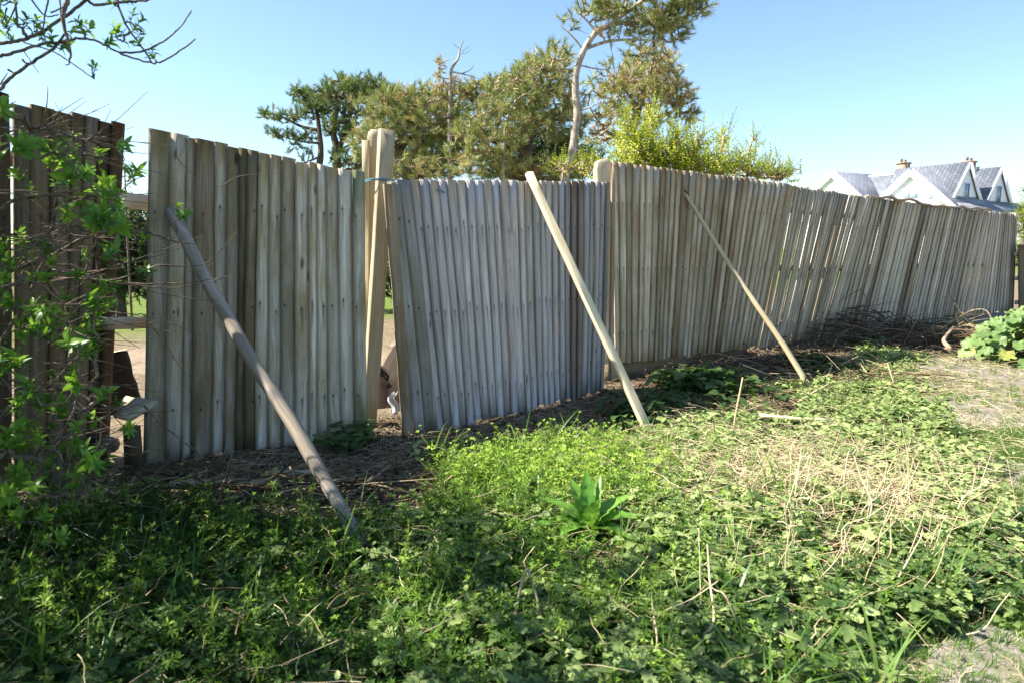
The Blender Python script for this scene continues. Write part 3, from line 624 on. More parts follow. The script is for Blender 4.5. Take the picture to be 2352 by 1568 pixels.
stick('fallen_stick', 'pale stick crossing the bright ground at the foot of the far brush', 'stick', [P(1815, 935, .02), P(1860, 905, .10), P(1905, 880, .2)], .008, .005, M_STALK, .6)
# stone
g = Geo(); th = 10; c = P(2083, 945, .03); V = []; n = 7
for i in range(n):
    for j in range(th):
        a = math.pi * i / (n - 1); bb = 2 * math.pi * j / th; k = 1 + .18 * math.sin(3 * bb + i)
        V.append(c + np.array([.035 * math.sin(a) * math.cos(bb) * k, .03 * math.sin(a) * math.sin(bb) * k, .055 * math.cos(a)]))
F = [[i * th + j, i * th + (j + 1) % th, (i + 1) * th + (j + 1) % th, (i + 1) * th + j] for i in range(n - 1) for j in range(th)]
tag(mesh_np('pale_stone', V, np.array(F), M_STONE, smooth=True), 'small pale stone on the dry strip between weeds, at right', 'stone')

# ------------------------------------------------------------------ plant templates
def leaf(L, Wd, seg=6, serr=0., fold=.25, curl=.3, shape=.8):
    """leaf from the origin along +y, normal +z"""
    V = []; 
    for i in range(seg + 1):
        t = i / seg; w = Wd * .5 * (math.sin(math.pi * min(1, t * .97 + .03) ** shape) ** .8 if 0 < t < 1 else .03)
        if serr and 0 < i < seg: w *= 1 + (serr if i % 2 else -serr)
        y = L * t; z = -curl * L * t * t
        V += [(-w, y - (serr * L * .05 if i % 2 else 0), z + fold * w), (0, y, z), (w, y - (serr * L * .05 if i % 2 else 0), z + fold * w)]
    F = [[3 * i, 3 * i + 1, 3 * i + 4, 3 * i + 3] for i in range(seg)] + [[3 * i + 1, 3 * i + 2, 3 * i + 5, 3 * i + 4] for i in range(seg)]
    return np.array(V), np.array(F)
def rotm(ax, a):
    c, s = math.cos(a), math.sin(a)
    return np.array({'x': [[1, 0, 0], [0, c, -s], [0, s, c]], 'y': [[c, 0, s], [0, 1, 0], [-s, 0, c]], 'z': [[c, -s, 0], [s, c, 0], [0, 0, 1]]}[ax])
class Tpl:
    def __init__(s): s.V = []; s.F = []; s.C = []; s.n = 0
    def add(s, V, F, M=None, off=(0, 0, 0), c=0.):
        V = np.asarray(V) if M is None else np.asarray(V) @ M.T
        s.V.append(V + np.asarray(off)); s.F.append(np.asarray(F) + s.n); s.C.append(np.full(len(V), c)); s.n += len(V)
    def get(s): return np.concatenate(s.V), np.concatenate(s.F), np.concatenate(s.C)
def stem_vf(pts, r):
    V, F, T, U = tube(pts, r, r * .6, 3, cap=False); return V, F
def t_nettle(seed):
    r = np.random.default_rng(seed); T = Tpl(); h = r.uniform(.06, .15); top = np.array([r.normal() * .03, r.normal() * .03, h])
    T.add(*stem_vf([(0, 0, 0), top * .5 + [r.normal() * .01, 0, 0], top], .0022), c=-.1)
    tiers = r.integers(4, 6)
    for k in range(tiers):
        f = (k + 1) / tiers; p = top * f; L = (.030 + .032 * math.sin(math.pi * (.25 + .65 * f))) * r.uniform(.85, 1.15); a0 = k * math.pi / 2 + r.normal() * .3
        if k == tiers - 1: L *= .55
        for s in (0, math.pi):
            V, F = leaf(L, L * r.uniform(.62, .78), 8, .22, r.uniform(.1, .4), r.uniform(.15, .5), .75)
            tilt = r.uniform(-.15, .45) if k < tiers - 1 else r.uniform(.3, .9)
            M = rotm('z', a0 + s + r.normal() * .2) @ rotm('x', tilt) @ rotm('y', r.normal() * .3)
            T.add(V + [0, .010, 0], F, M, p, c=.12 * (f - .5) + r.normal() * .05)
    return T.get()
def t_cleaver(seed):
    r = np.random.default_rng(seed); T = Tpl(); h = r.uniform(.08, .17); top = np.array([r.normal() * .05, r.normal() * .05, h])
    mid = top * .5 + [r.normal() * .02, r.normal() * .02, 0]; path = smooth_path([(0, 0, 0), mid, top], 3)
    T.add(*stem_vf(path, .0013), c=0.)
    nw = r.integers(4, 7)
    for k in range(nw):
        f = (k + 1) / nw; p = path[min(len(path) - 1, int(round(f * (len(path) - 1))))]; L = .023 * r.uniform(.8, 1.2) * (1 - .45 * (f > .95)); nl = r.integers(6, 8); a0 = r.uniform(0, 6)
        for j in range(nl):
            V, F = leaf(L, .0058, 2, 0, .2, r.uniform(-.1, .4), 1.)
            M = rotm('z', a0 + 2 * math.pi * j / nl) @ rotm('x', r.uniform(-.1, .5) + (.5 if f > .95 else 0))
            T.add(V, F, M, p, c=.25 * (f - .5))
    return T.get()
def t_blade(seed, L=.2, w=.006, droop=.6, seg=5):
    r = np.random.default_rng(seed); V = []; th = r.uniform(.1, .5)
    y = z = 0.
    for i in range(seg + 1):
        t = i / seg; ww = w * .5 * (1 - t ** 2.2) + .0002; V += [(-ww, y, z), (ww, y, z)]
        y += L / seg * math.sin(th); z += L / seg * math.cos(th); th += droop / seg * r.uniform(.6, 2.)
    F = [[2 * i, 2 * i + 1, 2 * i + 3, 2 * i + 2] for i in range(seg)]
    return np.array(V), np.array(F), np.linspace(0, .15, len(V))
def t_tuft(seed, n=9, L=.2, w=.006, droop=.9):
    r = np.random.default_rng(seed); T = Tpl()
    for k in range(n):
        V, F, c = t_blade(seed * 50 + k, L * r.uniform(.5, 1.15), w * r.uniform(.7, 1.2), droop * r.uniform(.4, 1.4))
        T.add(V, F, rotm('z', r.uniform(0, 6.28)), (r.normal() * .012, r.normal() * .012, 0), c=r.normal() * .08)
    return T.get()
def t_round(seed):
    """low plant of roundish lobed leaves"""
    r = np.random.default_rng(seed); T = Tpl()
    for k in range(7):
        L = r.uniform(.028, .05); V, F = leaf(L, L * 1.05, 6, .12, .2, .35, .6); a = r.uniform(0, 6.28); st = r.uniform(.01, .05); up = r.uniform(.02, .08)
        M = rotm('z', a) @ rotm('x', r.uniform(-.2, .4)); T.add(V, F, M, (-math.sin(a) * st, math.cos(a) * st, up), c=r.normal() * .08)
        T.add(*stem_vf([(0, 0, 0), (-math.sin(a) * st, math.cos(a) * st, up)], .0012), c=-.1)
    return T.get()
def t_straw(seed):
    r = np.random.default_rng(seed); n = 4; L = 1.; V = []; a = r.normal() * .25; y = z = x = 0.; h = r.normal() * .2
    for i in range(n + 1):
        w = .5 * (1 - .5 * i / n); V += [(x - w * .02, y, z), (x + w * .02, y, z)]
        x += L / n * math.sin(a); y += L / n * math.cos(a); z += L / n * math.sin(h) * .4; a += r.normal() * .25; h += r.normal() * .3 - .1
    return np.array(V), np.array([[2 * i, 2 * i + 1, 2 * i + 3, 2 * i + 2] for i in range(n)]), np.zeros(2 * n + 2)
def t_cluster(seed, n=9, L0=.05):
    """young elder shoot: a spray of narrow leaves"""
    r = np.random.default_rng(seed); T = Tpl(); h = r.uniform(.03, .07)
    T.add(*stem_vf([(0, 0, 0), (0, 0, h)], .0018), c=-.1)
    for k in range(n):
        L = L0 * r.uniform(.5, 1.2); V, F = leaf(L, L * r.uniform(.32, .46), 6, .06, r.uniform(.2, .5), r.uniform(.1, .6), .85)
        f = k / n; M = rotm('z', k * 2.4 + r.normal() * .3) @ rotm('x', r.uniform(.1, .9) + .4 * f) @ rotm('y', r.normal() * .3)
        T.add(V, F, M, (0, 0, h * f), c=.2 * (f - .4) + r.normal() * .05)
    return T.get()
def t_needles(seed, n=34, L0=.13, w=.007):
    """pine shoot: needles round a short axis along +z"""
    r = np.random.default_rng(seed); V = []; F = []; C = []
    for k in range(n):
        a = r.uniform(0, 6.28); z0 = r.uniform(-.06, .10); sp_ = r.uniform(.2, .8); L = L0 * r.uniform(.7, 1.1)
        d = np.array([math.cos(a) * math.sin(sp_), math.sin(a) * math.sin(sp_), math.cos(sp_)]); s = nz(np.cross(d, r.normal(size=3))) * w * .5; p = np.array([0, 0, z0])
        i = len(V); V += [p - s, p + s, p + d * L + [0, 0, -.01] + s * .3, p + d * L + [0, 0, -.01] - s * .3]; F.append([i, i + 1, i + 2, i + 3]); C += [-.05, -.05, .08, .08]
    return np.array(V), np.array(F), np.array(C)
def t_shoot(seed, n=15, H=.34, L0=.05):
    r = np.random.default_rng(seed); T = Tpl(); top = np.array([r.normal() * .04, r.normal() * .04, H]); T.add(*stem_vf([(0, 0, 0), top], .003), c=-.3)
    for k in range(n):
        f = (k + .5) / n; L = L0 * r.uniform(.7, 1.2) * (1 - .35 * f); V, F = leaf(L, L * .62, 3, 0, .3, .2, .8)
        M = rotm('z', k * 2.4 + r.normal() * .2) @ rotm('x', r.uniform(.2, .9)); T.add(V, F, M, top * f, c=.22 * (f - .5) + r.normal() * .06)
    return T.get()
def upright(N, lean=.15):
    d = np.stack([rng.normal(size=N) * lean, rng.normal(size=N) * lean, np.ones(N)], 1); return frames(d)
def pts_on_ground(N, x0, x1, y0, y1, w):
    """rejection sampling on the ground with weight function w(x,y) in 0..1"""
    out = np.zeros((0, 2))
    while len(out) < N:
        q = np.stack([rng.uniform(x0, x1, 4 * N), rng.uniform(y0, y1, 4 * N)], 1)
        k = rng.uniform(size=len(q)) < w(q[:, 0], q[:, 1])
        if k.sum() == 0: break
        out = np.vstack([out, q[k]])
    out = out[:N]; return np.column_stack([out, G(out[:, 0], out[:, 1])])
def lumps(x, y, s, ph=0.):
    return .5 + .5 * np.sin(s * x + ph + 1.3 * np.sin(s * .7 * y)) * np.sin(s * y * .9 + 2 * ph + 1.1 * np.sin(s * .6 * x))
def inview(x, y, m=1.1): return (np.abs(x) < (.80 * m) * y + .35)
def pxcoord(x, y):
    """approximate picture position of a ground point, to bound growth by what the photo shows of the ground"""
    return 1176 + FP * x / y, 570 + EYE * FP / y
def mulch_w(x, y):
    s, d = fence_sd(x, y)
    edge = np.interp(s, [-2, -.6, 0, .5, 1, 2.2, 3.2, 4.2, 6, 9, 12], [.5, .7, 1.3, 1.75, 1.8, 1.50, 1.55, 1.5, 1.15, 1.05, .8]) + .18 * np.sin(3.1 * s) + .10 * np.sin(7.3 * s + 1)
    return 1 / (1 + np.exp((d - edge) / .10)) * (d > -.05)
def green_w(x, y):
    clear = 1.
    for fx, fy in ((-.63, 2.88), (.98, 4.80), (2.82, 6.2), (.37, 3.10)): clear = clear * (1 - .97 * np.exp(-(((x - fx) / .14) ** 2 + ((y - fy + .18) / .30) ** 4)))
    for fx, fy, fr in ((-.19, 3.45, .16), (.42, 2.85, .15), (.75, 2.45, .12), (-.55, 2.25, .13), (1.5, 2.75, .16), (1.25, 3.9, .3), (2.0, 3.7, .3), (.95, 3.45, .18)): clear = clear * (1 - .85 * np.exp(-((x - fx) ** 2 + (y - fy) ** 2) / fr ** 2))
    return clear * (1 - mulch_w(x, y)) * (1 - path_w(x, y)) * inview(x, y) * (fence_sd(x, y)[1] > 0)
def add_plants(g, tpls, pos, smin, smax, tint0, tints=.15, lean=.15):
    k = rng.integers(0, len(tpls), len(pos))
    for i, T in enumerate(tpls):
        m = k == i; n = m.sum()
        if not n: continue
        sc = rng.uniform(smin, smax, n)
        scatter(g, T, upright(n, lean) * sc[:, None, None], pos[m], tint0 + rng.normal(size=n) * tints if np.ndim(tint0) == 0 else tint0[m] + rng.normal(size=n) * tints)
sig = lambda v: 1 / (1 + np.exp(-v))
# nettles: the right and near part; cleavers: left and centre
NT = [t_nettle(i) for i in range(10)]; CT = [t_cleaver(i) for i in range(10)]; RT = [t_round(i) for i in range(6)]
def net_w(x, y): return green_w(x, y) * sig((x + .25 - .12 * (y - 2.5)) / .25) * (.12 + .88 * lumps(x, y, 4.2) ** .8) * np.where(y > 3.3, .12 + .88 * (lumps(x, y, 4.1, 2.) > .55), 1)
def cle_w(x, y): return green_w(x, y) * (sig(-(x - .35) / .3) + .10) * (.15 + .85 * lumps(x, y, 5., 1.))
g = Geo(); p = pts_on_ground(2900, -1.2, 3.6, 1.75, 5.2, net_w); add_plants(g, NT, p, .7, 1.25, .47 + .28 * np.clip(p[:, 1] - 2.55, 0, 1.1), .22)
p = pts_on_ground(1100, .4, 8.5, 5.0, 10.5, lambda x, y: green_w(x, y) * (lumps(x, y, 2.6, .7) > .45)); add_plants(g, NT, p, .6, 1.1, .7, .14)
p = pts_on_ground(500, -1.9, .2, 1.75, 3.4, lambda x, y: green_w(x, y) * .6); add_plants(g, NT, p, .6, 1.1, .22, .14)  # low tint: the shade at left is put into these leaves
tag(g.build('nettle_patch', M_NETTLE), 'dense bed of young nettles covering the right foreground', 'nettles', kind='stuff')
g = Geo(); p = pts_on_ground(3300, -3.4, 1.6, 1.75, 4.6, cle_w); add_plants(g, CT, p, .8, 1.45, .05 + .33 * sig((p[:, 0] + .5) / .3) + .3 * sig((p[:, 1] - 2.9) / .2) * sig((p[:, 0] + .5) / .2), .24, .25)  # tint drops towards the left, painting the tree shade into the leaf colour
CT2 = [t_cleaver(100 + i) for i in range(5)]; CT2 = [(V * [1, 1, 1.55], F, c) for V, F, c in CT2]
p = pts_on_ground(420, -3.0, .6, 1.9, 3.3, lambda x, y: green_w(x, y) * (lumps(x, y, 6., 2.) > .5)); add_plants(g, CT2, p, .9, 1.35, .55, .22, .25)  # lighter tint paints sunlit tips above the dark weeds
p = pts_on_ground(600, -.45, .75, 3.3, 4.45, lambda x, y: green_w(x, y)); add_plants(g, CT, p, 1.0, 1.7, .85, .14, .25)
tag(g.build('cleaver_patch', M_CLEAV), 'feathery green cleavers covering the left and middle foreground', 'weeds', kind='stuff')
g = Geo(); p = pts_on_ground(1300, -2.6, 3.4, 1.75, 5.5, lambda x, y: green_w(x, y) * lumps(x, y, 3.3, 3.)); add_plants(g, RT, p, .7, 1.3, .20 + .35 * sig((p[:, 0] + .5) / .3), .2)  # leaf colour darkened at left to deepen the shade there
# weeds scattered on the mulch by the fence
p = pts_on_ground(200, .8, 9, 4.8, 11, lambda x, y: mulch_w(x, y) * (fence_sd(x, y)[1] > .65) * (lumps(x, y, 2.7, .3) > .62)); add_plants(g, RT, p, 1.2, 2.2, .25, .12); 
p = pts_on_ground(34, 1.2, 2.8, 5.2, 6.6, lambda x, y: mulch_w(x, y) * (fence_sd(x, y)[1] > .75) * ((x - 1.9) ** 2 + (y - 6.0) ** 2 < .35)); add_plants(g, RT, p, 1.5, 2.8, .28, .12)
p = pts_on_ground(14, -1.25, -.95, 4.3, 4.8, lambda x, y: 1. + 0 * x); add_plants(g, RT, p, 1.0, 1.8, .3, .12)
tag(g.build('ground_cover', M_NETTLE), 'low round-leaved weeds spreading between nettles and on the mulch', 'weeds', kind='stuff')
g = Geo(); TT = [t_tuft(i, 9, .27, .008) for i in range(6)]; TS = [t_tuft(20 + i, 12, .07, .004, .5) for i in range(5)]
p = pts_on_ground(430, -2.4, 1.9, 1.75, 4.6, lambda x, y: green_w(x, y) * lumps(x, y, 2.5, 5.)); add_plants(g, TT, p, .5, 1.35, .30 + .35 * sig((p[:, 0] + .5) / .3), .2, .3)  # blades tinted darker on the shaded left side
p = pts_on_ground(260, -.5, .9, 3.3, 4.5, lambda x, y: green_w(x, y)); add_plants(g, TT, p, .6, 1., .8, .12, .3)
p = pts_on_ground(7500, .5, 4.5, 1.5, 5, lambda x, y: path_w(x, y) * (.2 + (lumps(x, y, 3.4, 1.) > .38)) * inview(x, y)); add_plants(g, TS, p, .5, 1.0, .65, .2, .4)
p = pts_on_ground(2600, 1.5, 8, 4.6, 10, lambda x, y: (1 - mulch_w(x, y)) * inview(x, y) * (.3 + .7 * (lumps(x, y, 2.2, 4.) > .45))); add_plants(g, TS, p, .6, 1.3, .7, .2, .4)
tag(g.build('grass', M_GRASS), 'loose green grass blades and short path-side turf', 'grass', kind='stuff')
# straw and litter
g = Geo(); ST = [t_straw(i) for i in range(10)]
def straws(g, N, box, w, lmin, lmax, tint0, tv, zs=.02, wd=1.):
    p = pts_on_ground(N, *box, w); k = rng.integers(0, len(ST), N)
    for i, T in enumerate(ST):
        m = k == i; n = m.sum(); a = rng.uniform(0, 6.28, n); L = rng.uniform(lmin, lmax, n); el = np.abs(rng.normal(size=n)) * .12
        y = np.stack([np.cos(a) * np.cos(el), np.sin(a) * np.cos(el), np.sin(el)], 1); ref = rng.normal(size=(n, 3)) * .5 + [0, 0, 1]; x = np.cross(y, ref); x /= np.linalg.norm(x, axis=1)[:, None]; z = np.cross(x, y)
        M = np.stack([x * (wd * .16 + 0 * L)[:, None], y * L[:, None], z * L[:, None]], 2)
        pp = p[m].copy(); pp[:, 2] += np.abs(rng.normal(size=n)) * zs + .004
        scatter(g, T, M, pp, tint0 + rng.normal(size=n) * tv)
mw = lambda x, y: mulch_w(x, y) * inview(x, y, 1.1)
straws(g, 9000, (-3.2, 9, 3.2, 11), mw, .05, .28, .52, .2, .015)
straws(g, 6000, (-2.4, 4, 3.0, 6), mw, .05, .25, .62, .2, .015)
straws(g, 9000, (.2, 8, 3.2, 10), lambda x, y: (1 - mulch_w(x, y)) * inview(x, y) * (.25 + .75 * lumps(x, y, 2.4, 1.2)) * (fence_sd(x, y)[1] > 0), .06, .3, .78, .14, .05)
straws(g, 3800, (-2.4, 3, 1.7, 4), lambda x, y: green_w(x, y) * lumps(x, y, 4, 2.2), .05, .22, .6, .2, .09)
opn = lambda x, y: (1 - mulch_w(x, y)) * (1 - path_w(x, y)) * np.exp(-((x - 1.5) / 1.0) ** 2 - ((y - 3.9) / .75) ** 2)
straws(g, 9000, (.1, 3.6, 2.7, 5.4), opn, .06, .30, .82, .14, .07)
for fx, fy in ((-.19, 3.45), (.42, 2.85), (.75, 2.45), (-.55, 2.25), (1.5, 2.75)): straws(g, 420, (fx - .3, fx + .3, fy - .3, fy + .3), lambda x, y: np.exp(-((x - fx) ** 2 + (y - fy) ** 2) / .03), .04, .18, .5, .2, .03)
straws(g, 5000, (.4, 5, 1.5, 7), lambda x, y: path_w(x, y) * inview(x, y), .03, .16, .75, .12, .006)
tag(g.build('dry_straw', M_STRAW), 'dry straw and dead stems strewn over the mulch and weeds', 'straw', kind='stuff')
g = Geo()
LT = [(lambda V, F: (V, F, np.zeros(len(V))))(*leaf(.05, .03, 3, 0, .3 * k, .5, .8)) for k in range(1, 4)]
p = pts_on_ground(7000, -3.4, 9, 3.2, 11, mw)
for i, T in enumerate(LT):
    m = np.arange(len(p)) % 3 == i; n = m.sum(); M = frames(rng.normal(size=(n, 3)) * .5 + [0, 0, 1.]) * rng.uniform(.3, 1., n)[:, None, None]; q = p[m].copy(); q[:, 2] += .006 + .01 * rng.uniform(size=n); scatter(g, T, M, q, .45 + rng.normal(size=n) * .3)
tag(g.build('leaf_litter', M_LITTER), 'brown bark chips and leaf litter along the fence foot', 'litter', kind='stuff')

# brush pile before the far fence
def brush(name, label, c, rx, ry, h, N, mat, seed, lmax=1.2, tn=.4, kind='stuff', cat='brush pile'):
    r = np.random.default_rng(seed); g = Geo()
    for i in range(N):
        a = r.uniform(0, 6.28); q = math.sqrt(r.uniform()); x, y = c[0] + rx * q * math.cos(a), c[1] + ry * q * math.sin(a)
        z = float(G(x, y)) + h * (1 - q * q) * r.uniform(.1, 1.) + .01; d = r.normal(size=3) * [1, .8, .22]; d = nz(d) * r.uniform(.15, lmax) * .5
        k = r.normal(size=3) * .04 * np.linalg.norm(d) * 3; p = np.array([x, y, z])
        A, B = p - d, p + d; A[2] = max(A[2], .02); B[2] = max(B[2], .02)
        add_tube(g, smooth_path([A, p + k, B], 3), r.uniform(.003, .009), .002, 4, c=np.clip(tn + r.normal() * .22, 0, 1), cap=False)
    return tag(g.build(name, mat), label, cat, kind=kind)
bc = P(2010, 790); brush('brush_pile', 'dark heap of dead twigs and stems before the far fence', bc + np.array([0, .2, 0]), 1.9, .75, .42, 650, M_LITTER, 5, 1.1, .5)
bc2 = P(1870, 870); brush('twig_litter', 'tangle of cut brambles and twigs around the foot of the thin stick prop', bc2, 1.3, .7, .16, 260, M_STRAW, 6, 1.0, .4)
bc3 = P(2188, 806); brush('dead_stem_clump', 'pale dry root clump beside the mallow plant', bc3 + np.array([.1, .1, 0]), .42, .4, .5, 330, M_STRAW, 8, .7, .62, kind='stuff', cat='dead stems')
bc4 = P(700, 1150); brush('twig_litter', 'dark dead twigs strewn in the shade behind the grey pole prop', bc4, 1.2, .35, .07, 230, M_STRAW, 9, .7, .3)
# standing dry stalks in the nettles
STK = []
r = np.random.default_rng(77)
for i in range(150):
    x = r.normal(1940, 180); y = r.normal(1220, 90)
    if i > 125: x, y = r.uniform(1400, 2250), r.uniform(1330, 1560)
    y = np.clip(y, 1080, 1600); b_ = P(x, y); h = r.uniform(.18, .42); d = np.array([r.normal() * .35 + .12, r.normal() * .3, 1.]); d = nz(d) * h
    if r.uniform() < .25: d = nz(np.array([r.choice([-1, 1]) * r.uniform(.6, 1.2), r.normal() * .6, .4])) * r.uniform(.25, .5)
    k = r.normal(size=3) * .045 * h / .3
    g = Geo(); add_tube(g, smooth_path([b_, b_ + d * .35 + k, b_ + d * .7 + k * .4, b_ + d], 4), r.uniform(.002, .0048), .0014, 5, c=r.uniform(.45, 1.))
    hl = 'long' if h > .27 else 'short'; wl = 'slumped flat' if abs(d[0]) > .8 * np.linalg.norm(d) else ('leaning right' if d[0] > .08 else ('leaning left' if d[0] < -.04 else 'standing upright'))
    zl = 'near bottom edge' if y > 1330 else ('in the far nettles' if y < 1190 else 'mid nettles')
    zx = 'left of clump' if x < 1800 else ('path side' if x > 2120 else 'in the clump')
    stk = tag(g.build('dry_stalk', M_STALK), f'{hl} dry tan stalk {wl} {zl}, {zx}', 'stalk', 'dead stalks among the nettles'); STK.append((x, stk))
ORD = ['leftmost', 'second from left', 'third from left', 'fourth from left', 'fifth from left', 'sixth from left', 'seventh from left', 'eighth from left', 'ninth from left', 'tenth from left', 'eleventh from left', 'twelfth from left', 'thirteenth from left', 'fourteenth from left', 'fifteenth from left', 'sixteenth from left', 'seventeenth from left', 'eighteenth from left']
grp = {}
for x, o in sorted(STK, key=lambda t: t[0]): grp.setdefault(o['label'], []).append(o)
for lb, os_ in grp.items():
    if len(os_) > 1:
        for k, o in enumerate(os_): o['label'] = lb + ', ' + (ORD[k] if k < len(ORD) - 1 else 'rightmost')
# dock
dc = P(1350, 1245) + np.array([0, 0, .035]); root = thing('dock_plant', 'dock plant with long upright glossy green leaves in the middle foreground', 'plant', dc); r = np.random.default_rng(3)
for k, (a, tl, L, w) in enumerate([(0., 1.45, .27, .055), (.5, 1.25, .26, .06), (-.5, 1.2, .25, .06), (2.9, 1.3, .22, .055), (1.1, .95, .25, .07), (-1.2, .95, .24, .07), (1.7, .75, .24, .075), (-1.75, .55, .26, .08), (2.4, .6, .22, .07), (-2.5, .7, .22, .07), (-2.0, .25, .24, .08), (1.3, .5, .2, .075), (3.3, .35, .2, .07)]):
    g = Geo(); V, F = leaf(L * .98, w * 1.45, 16, .05, .45, .25 if tl > 1 else .5, .75); V[:, 2] += .006 * np.sin(V[:, 1] * 130 + k) * np.abs(V[:, 0]) / (w * .8); V = V @ (rotm('z', -a) @ rotm('x', tl)).T + dc + np.array([math.sin(a) * .015, math.cos(a) * .015, .03])
    g.add(V, F, np.clip(r.uniform(.25, .8) + .25 * (np.arange(len(V)) % 3 == 1) + .08 * r.normal(size=len(V)), 0, 1)); g.build('leaf', M_DOCK, root, smooth=True)
# mallow: broad lobed leaves on a domed clump
def t_mallow(seed):
    r = np.random.default_rng(seed); n = 22; V = [(0, 0, 0)]
    for k in range(n):
        a = 2 * math.pi * k / n; R_ = .075 * (.78 + .22 * abs(math.cos(2.5 * a))) * (1 + .05 * r.normal()); R_ *= .45 if k == 16 else 1
        V.append((R_ * math.cos(a), R_ * math.sin(a), .018 + .012 * math.cos(5 * a)))
    return np.array(V), np.array([[0, k + 1, (k + 1) % n + 1] for k in range(n)]), np.zeros(n + 1) + .0
mc = P(2330, 850); root = thing('mallow_plant', 'big rounded clump of broad lobed mallow leaves at the right edge', 'plant', mc)
g = Geo(); gs = Geo(); N = 620; r = np.random.default_rng(12)
u = r.normal(size=(N, 3)); u[:, 2] = np.abs(u[:, 2]); u /= np.linalg.norm(u, axis=1)[:, None]; rad = r.uniform(.62, 1.03, N)
cen = mc + np.array([.85, .45, -.16]); pos = cen + u * rad[:, None] * np.array([1.15, .95, .78]) ; pos[:, 2] = pos[:, 2] * 1. + .05
pos = pos[pos[:, 2] > .04]; u = (pos - cen) / np.array([1.15, .95, .78]); N = len(pos)
MT = [t_mallow(i) for i in range(5)]; k = r.integers(0, 5, N)
for i in range(5):
    m = k == i; d = u[m] + np.array([-.15, -.45, .6]) + r.normal(size=(m.sum(), 3)) * .35
    tn = .5 + r.normal(size=m.sum()) * .16; tn = np.where(r.uniform(size=m.sum()) < .02, 1.2, np.clip(tn, 0, .86))
    scatter(g, MT[i], frames(d) * r.uniform(.75, 1.3, m.sum())[:, None, None], pos[m], tn)
g.build('leaves', M_MALLOW, root)
A = np.tile(cen + [0, 0, .02], (N, 1)) + r.normal(size=(N, 3)) * [.2, .2, 0]; V, F = segs(A[::3], pos[::3], np.full(len(pos[::3]), .006), np.full(len(pos[::3]), .003)); gs.add(V, F); gs.build('stems', M_TWIG, root)

# ------------------------------------------------------------------ woody growth by joining tips to limbs
def spanning(nodes, tips, jit=.06, seed=0, sag=0.):
    """joins every tip to the nearest wood already there; returns segments and radii counts"""
    r = np.random.default_rng(seed); nodes = list(map(np.asarray, nodes)); par = [-1] * len(nodes); n0 = len(nodes)
    A = np.array(nodes); d0 = np.array([np.min(np.sum((A - t) ** 2, 1)) for t in tips]); order = np.argsort(d0)
    buf = np.zeros((n0 + 3 * len(tips), 3)); buf[:n0] = A; n = n0; tipidx = {}
    for k in order:
        t = tips[k]; dd = np.sum((buf[:n] - t) ** 2, 1); j = int(np.argmin(dd)); L = math.sqrt(dd[j]); b = buf[j]
        m1 = b + (t - b) * .4 + r.normal(size=3) * jit * L + [0, 0, -sag * L]; buf[n] = m1; par.append(j); n += 1
        m2 = b + (t - b) * .75 + r.normal(size=3) * jit * L; buf[n] = m2; par.append(n - 1); n += 1
        buf[n] = t; par.append(n - 1); tipidx[k] = n; n += 1
    cnt = np.zeros(n); 
    for v in tipidx.values(): cnt[v] = 1
    for i in range(n - 1, n0 - 1, -1):
        if par[i] >= 0: cnt[par[i]] += cnt[i]
    ch = np.arange(n0, n); pa = np.array(par[n0:]); 
    return buf[pa], buf[ch], cnt[ch], np.array([buf[tipidx[k]] - buf[par[tipidx[k]]] for k in range(len(tips))])
def cloud(cx, cy, rx, ry, Yc, ry_d, n, r, shell=.35, top=0.):
    """points in a puff centred at picture place (cx,cy), radii in picture units turned to metres at depth Yc"""
    c = Q(cx, cy, Yc); k = Yc / FP; u = r.normal(size=(n, 3)); u /= np.linalg.norm(u, axis=1)[:, None]; q = r.uniform(shell, 1, n) ** .6
    p = c + u * q[:, None] * np.array([rx * k, ry_d, ry * k]); return p
def tree(name, label, cat, base, limbs, clouds, T, mat, bark, seed, r_twig=.006, tint=.5, tv=.15, up=.6, scale=(.8, 1.25), r_max=.05, jit=.08, leafname='foliage', brown=0., twigbark=None, smoothn=5, extra_twigs=0):
    r = np.random.default_rng(seed); root = thing(name, label, cat, base)
    if T is PT or (T is PT2 and seed == 5): clouds = [c[:6] + (int(c[6] * (.68 if T is PT else .72)),) + c[7:] for c in clouds]
    gt = Geo(); nodes = []
    for k, (pts, ra, rb) in enumerate(limbs):
        sp_ = smooth_path(pts, smoothn); add_tube(gt, sp_, ra, rb, 8 if ra > .04 else 6, rough=.03); nodes += list(sp_[(3 if k == 0 else 1):])
    gt.build('trunk', bark, root, smooth=True)
    tips = np.vstack([cloud(*c, r) if len(c) == 7 else cloud(*c[:7], r, *c[7:]) for c in clouds]); A, B, cnt, dr = spanning(nodes, tips, jit, seed)
    rr = np.minimum(r_twig * np.sqrt(cnt) ** 1.05, r_max); gb = Geo(); V, F = segs(A, B, rr * 1.05, rr * .9); gb.add(V, F)
    if extra_twigs:
        k = r.integers(0, len(tips), extra_twigs); p = tips[k]; q = p + r.normal(size=(extra_twigs, 3)) * .13; V, F = segs(p, q, np.full(extra_twigs, .006), np.full(extra_twigs, .002)); gb.add(V, F)
    gb.build('branches', twigbark or bark, root)
    gl = Geo(); k = r.integers(0, len(T), len(tips)); d = dr / (np.linalg.norm(dr, axis=1)[:, None] + 1e-9) + np.array([0, 0, up]) + r.normal(size=dr.shape) * .25
    for i, t in enumerate(T):
        m = k == i; n = m.sum()
        if not n: continue
        tn = tint - (.06 if T is PT else 0) + r.normal(size=n) * tv * 1.2; tn = np.where(r.uniform(size=n) < brown, 1., tn)
        scatter(gl, t, frames(d[m]) * r.uniform(*scale, n)[:, None, None], tips[m], tn)
    gl.build(leafname, mat, root); return root
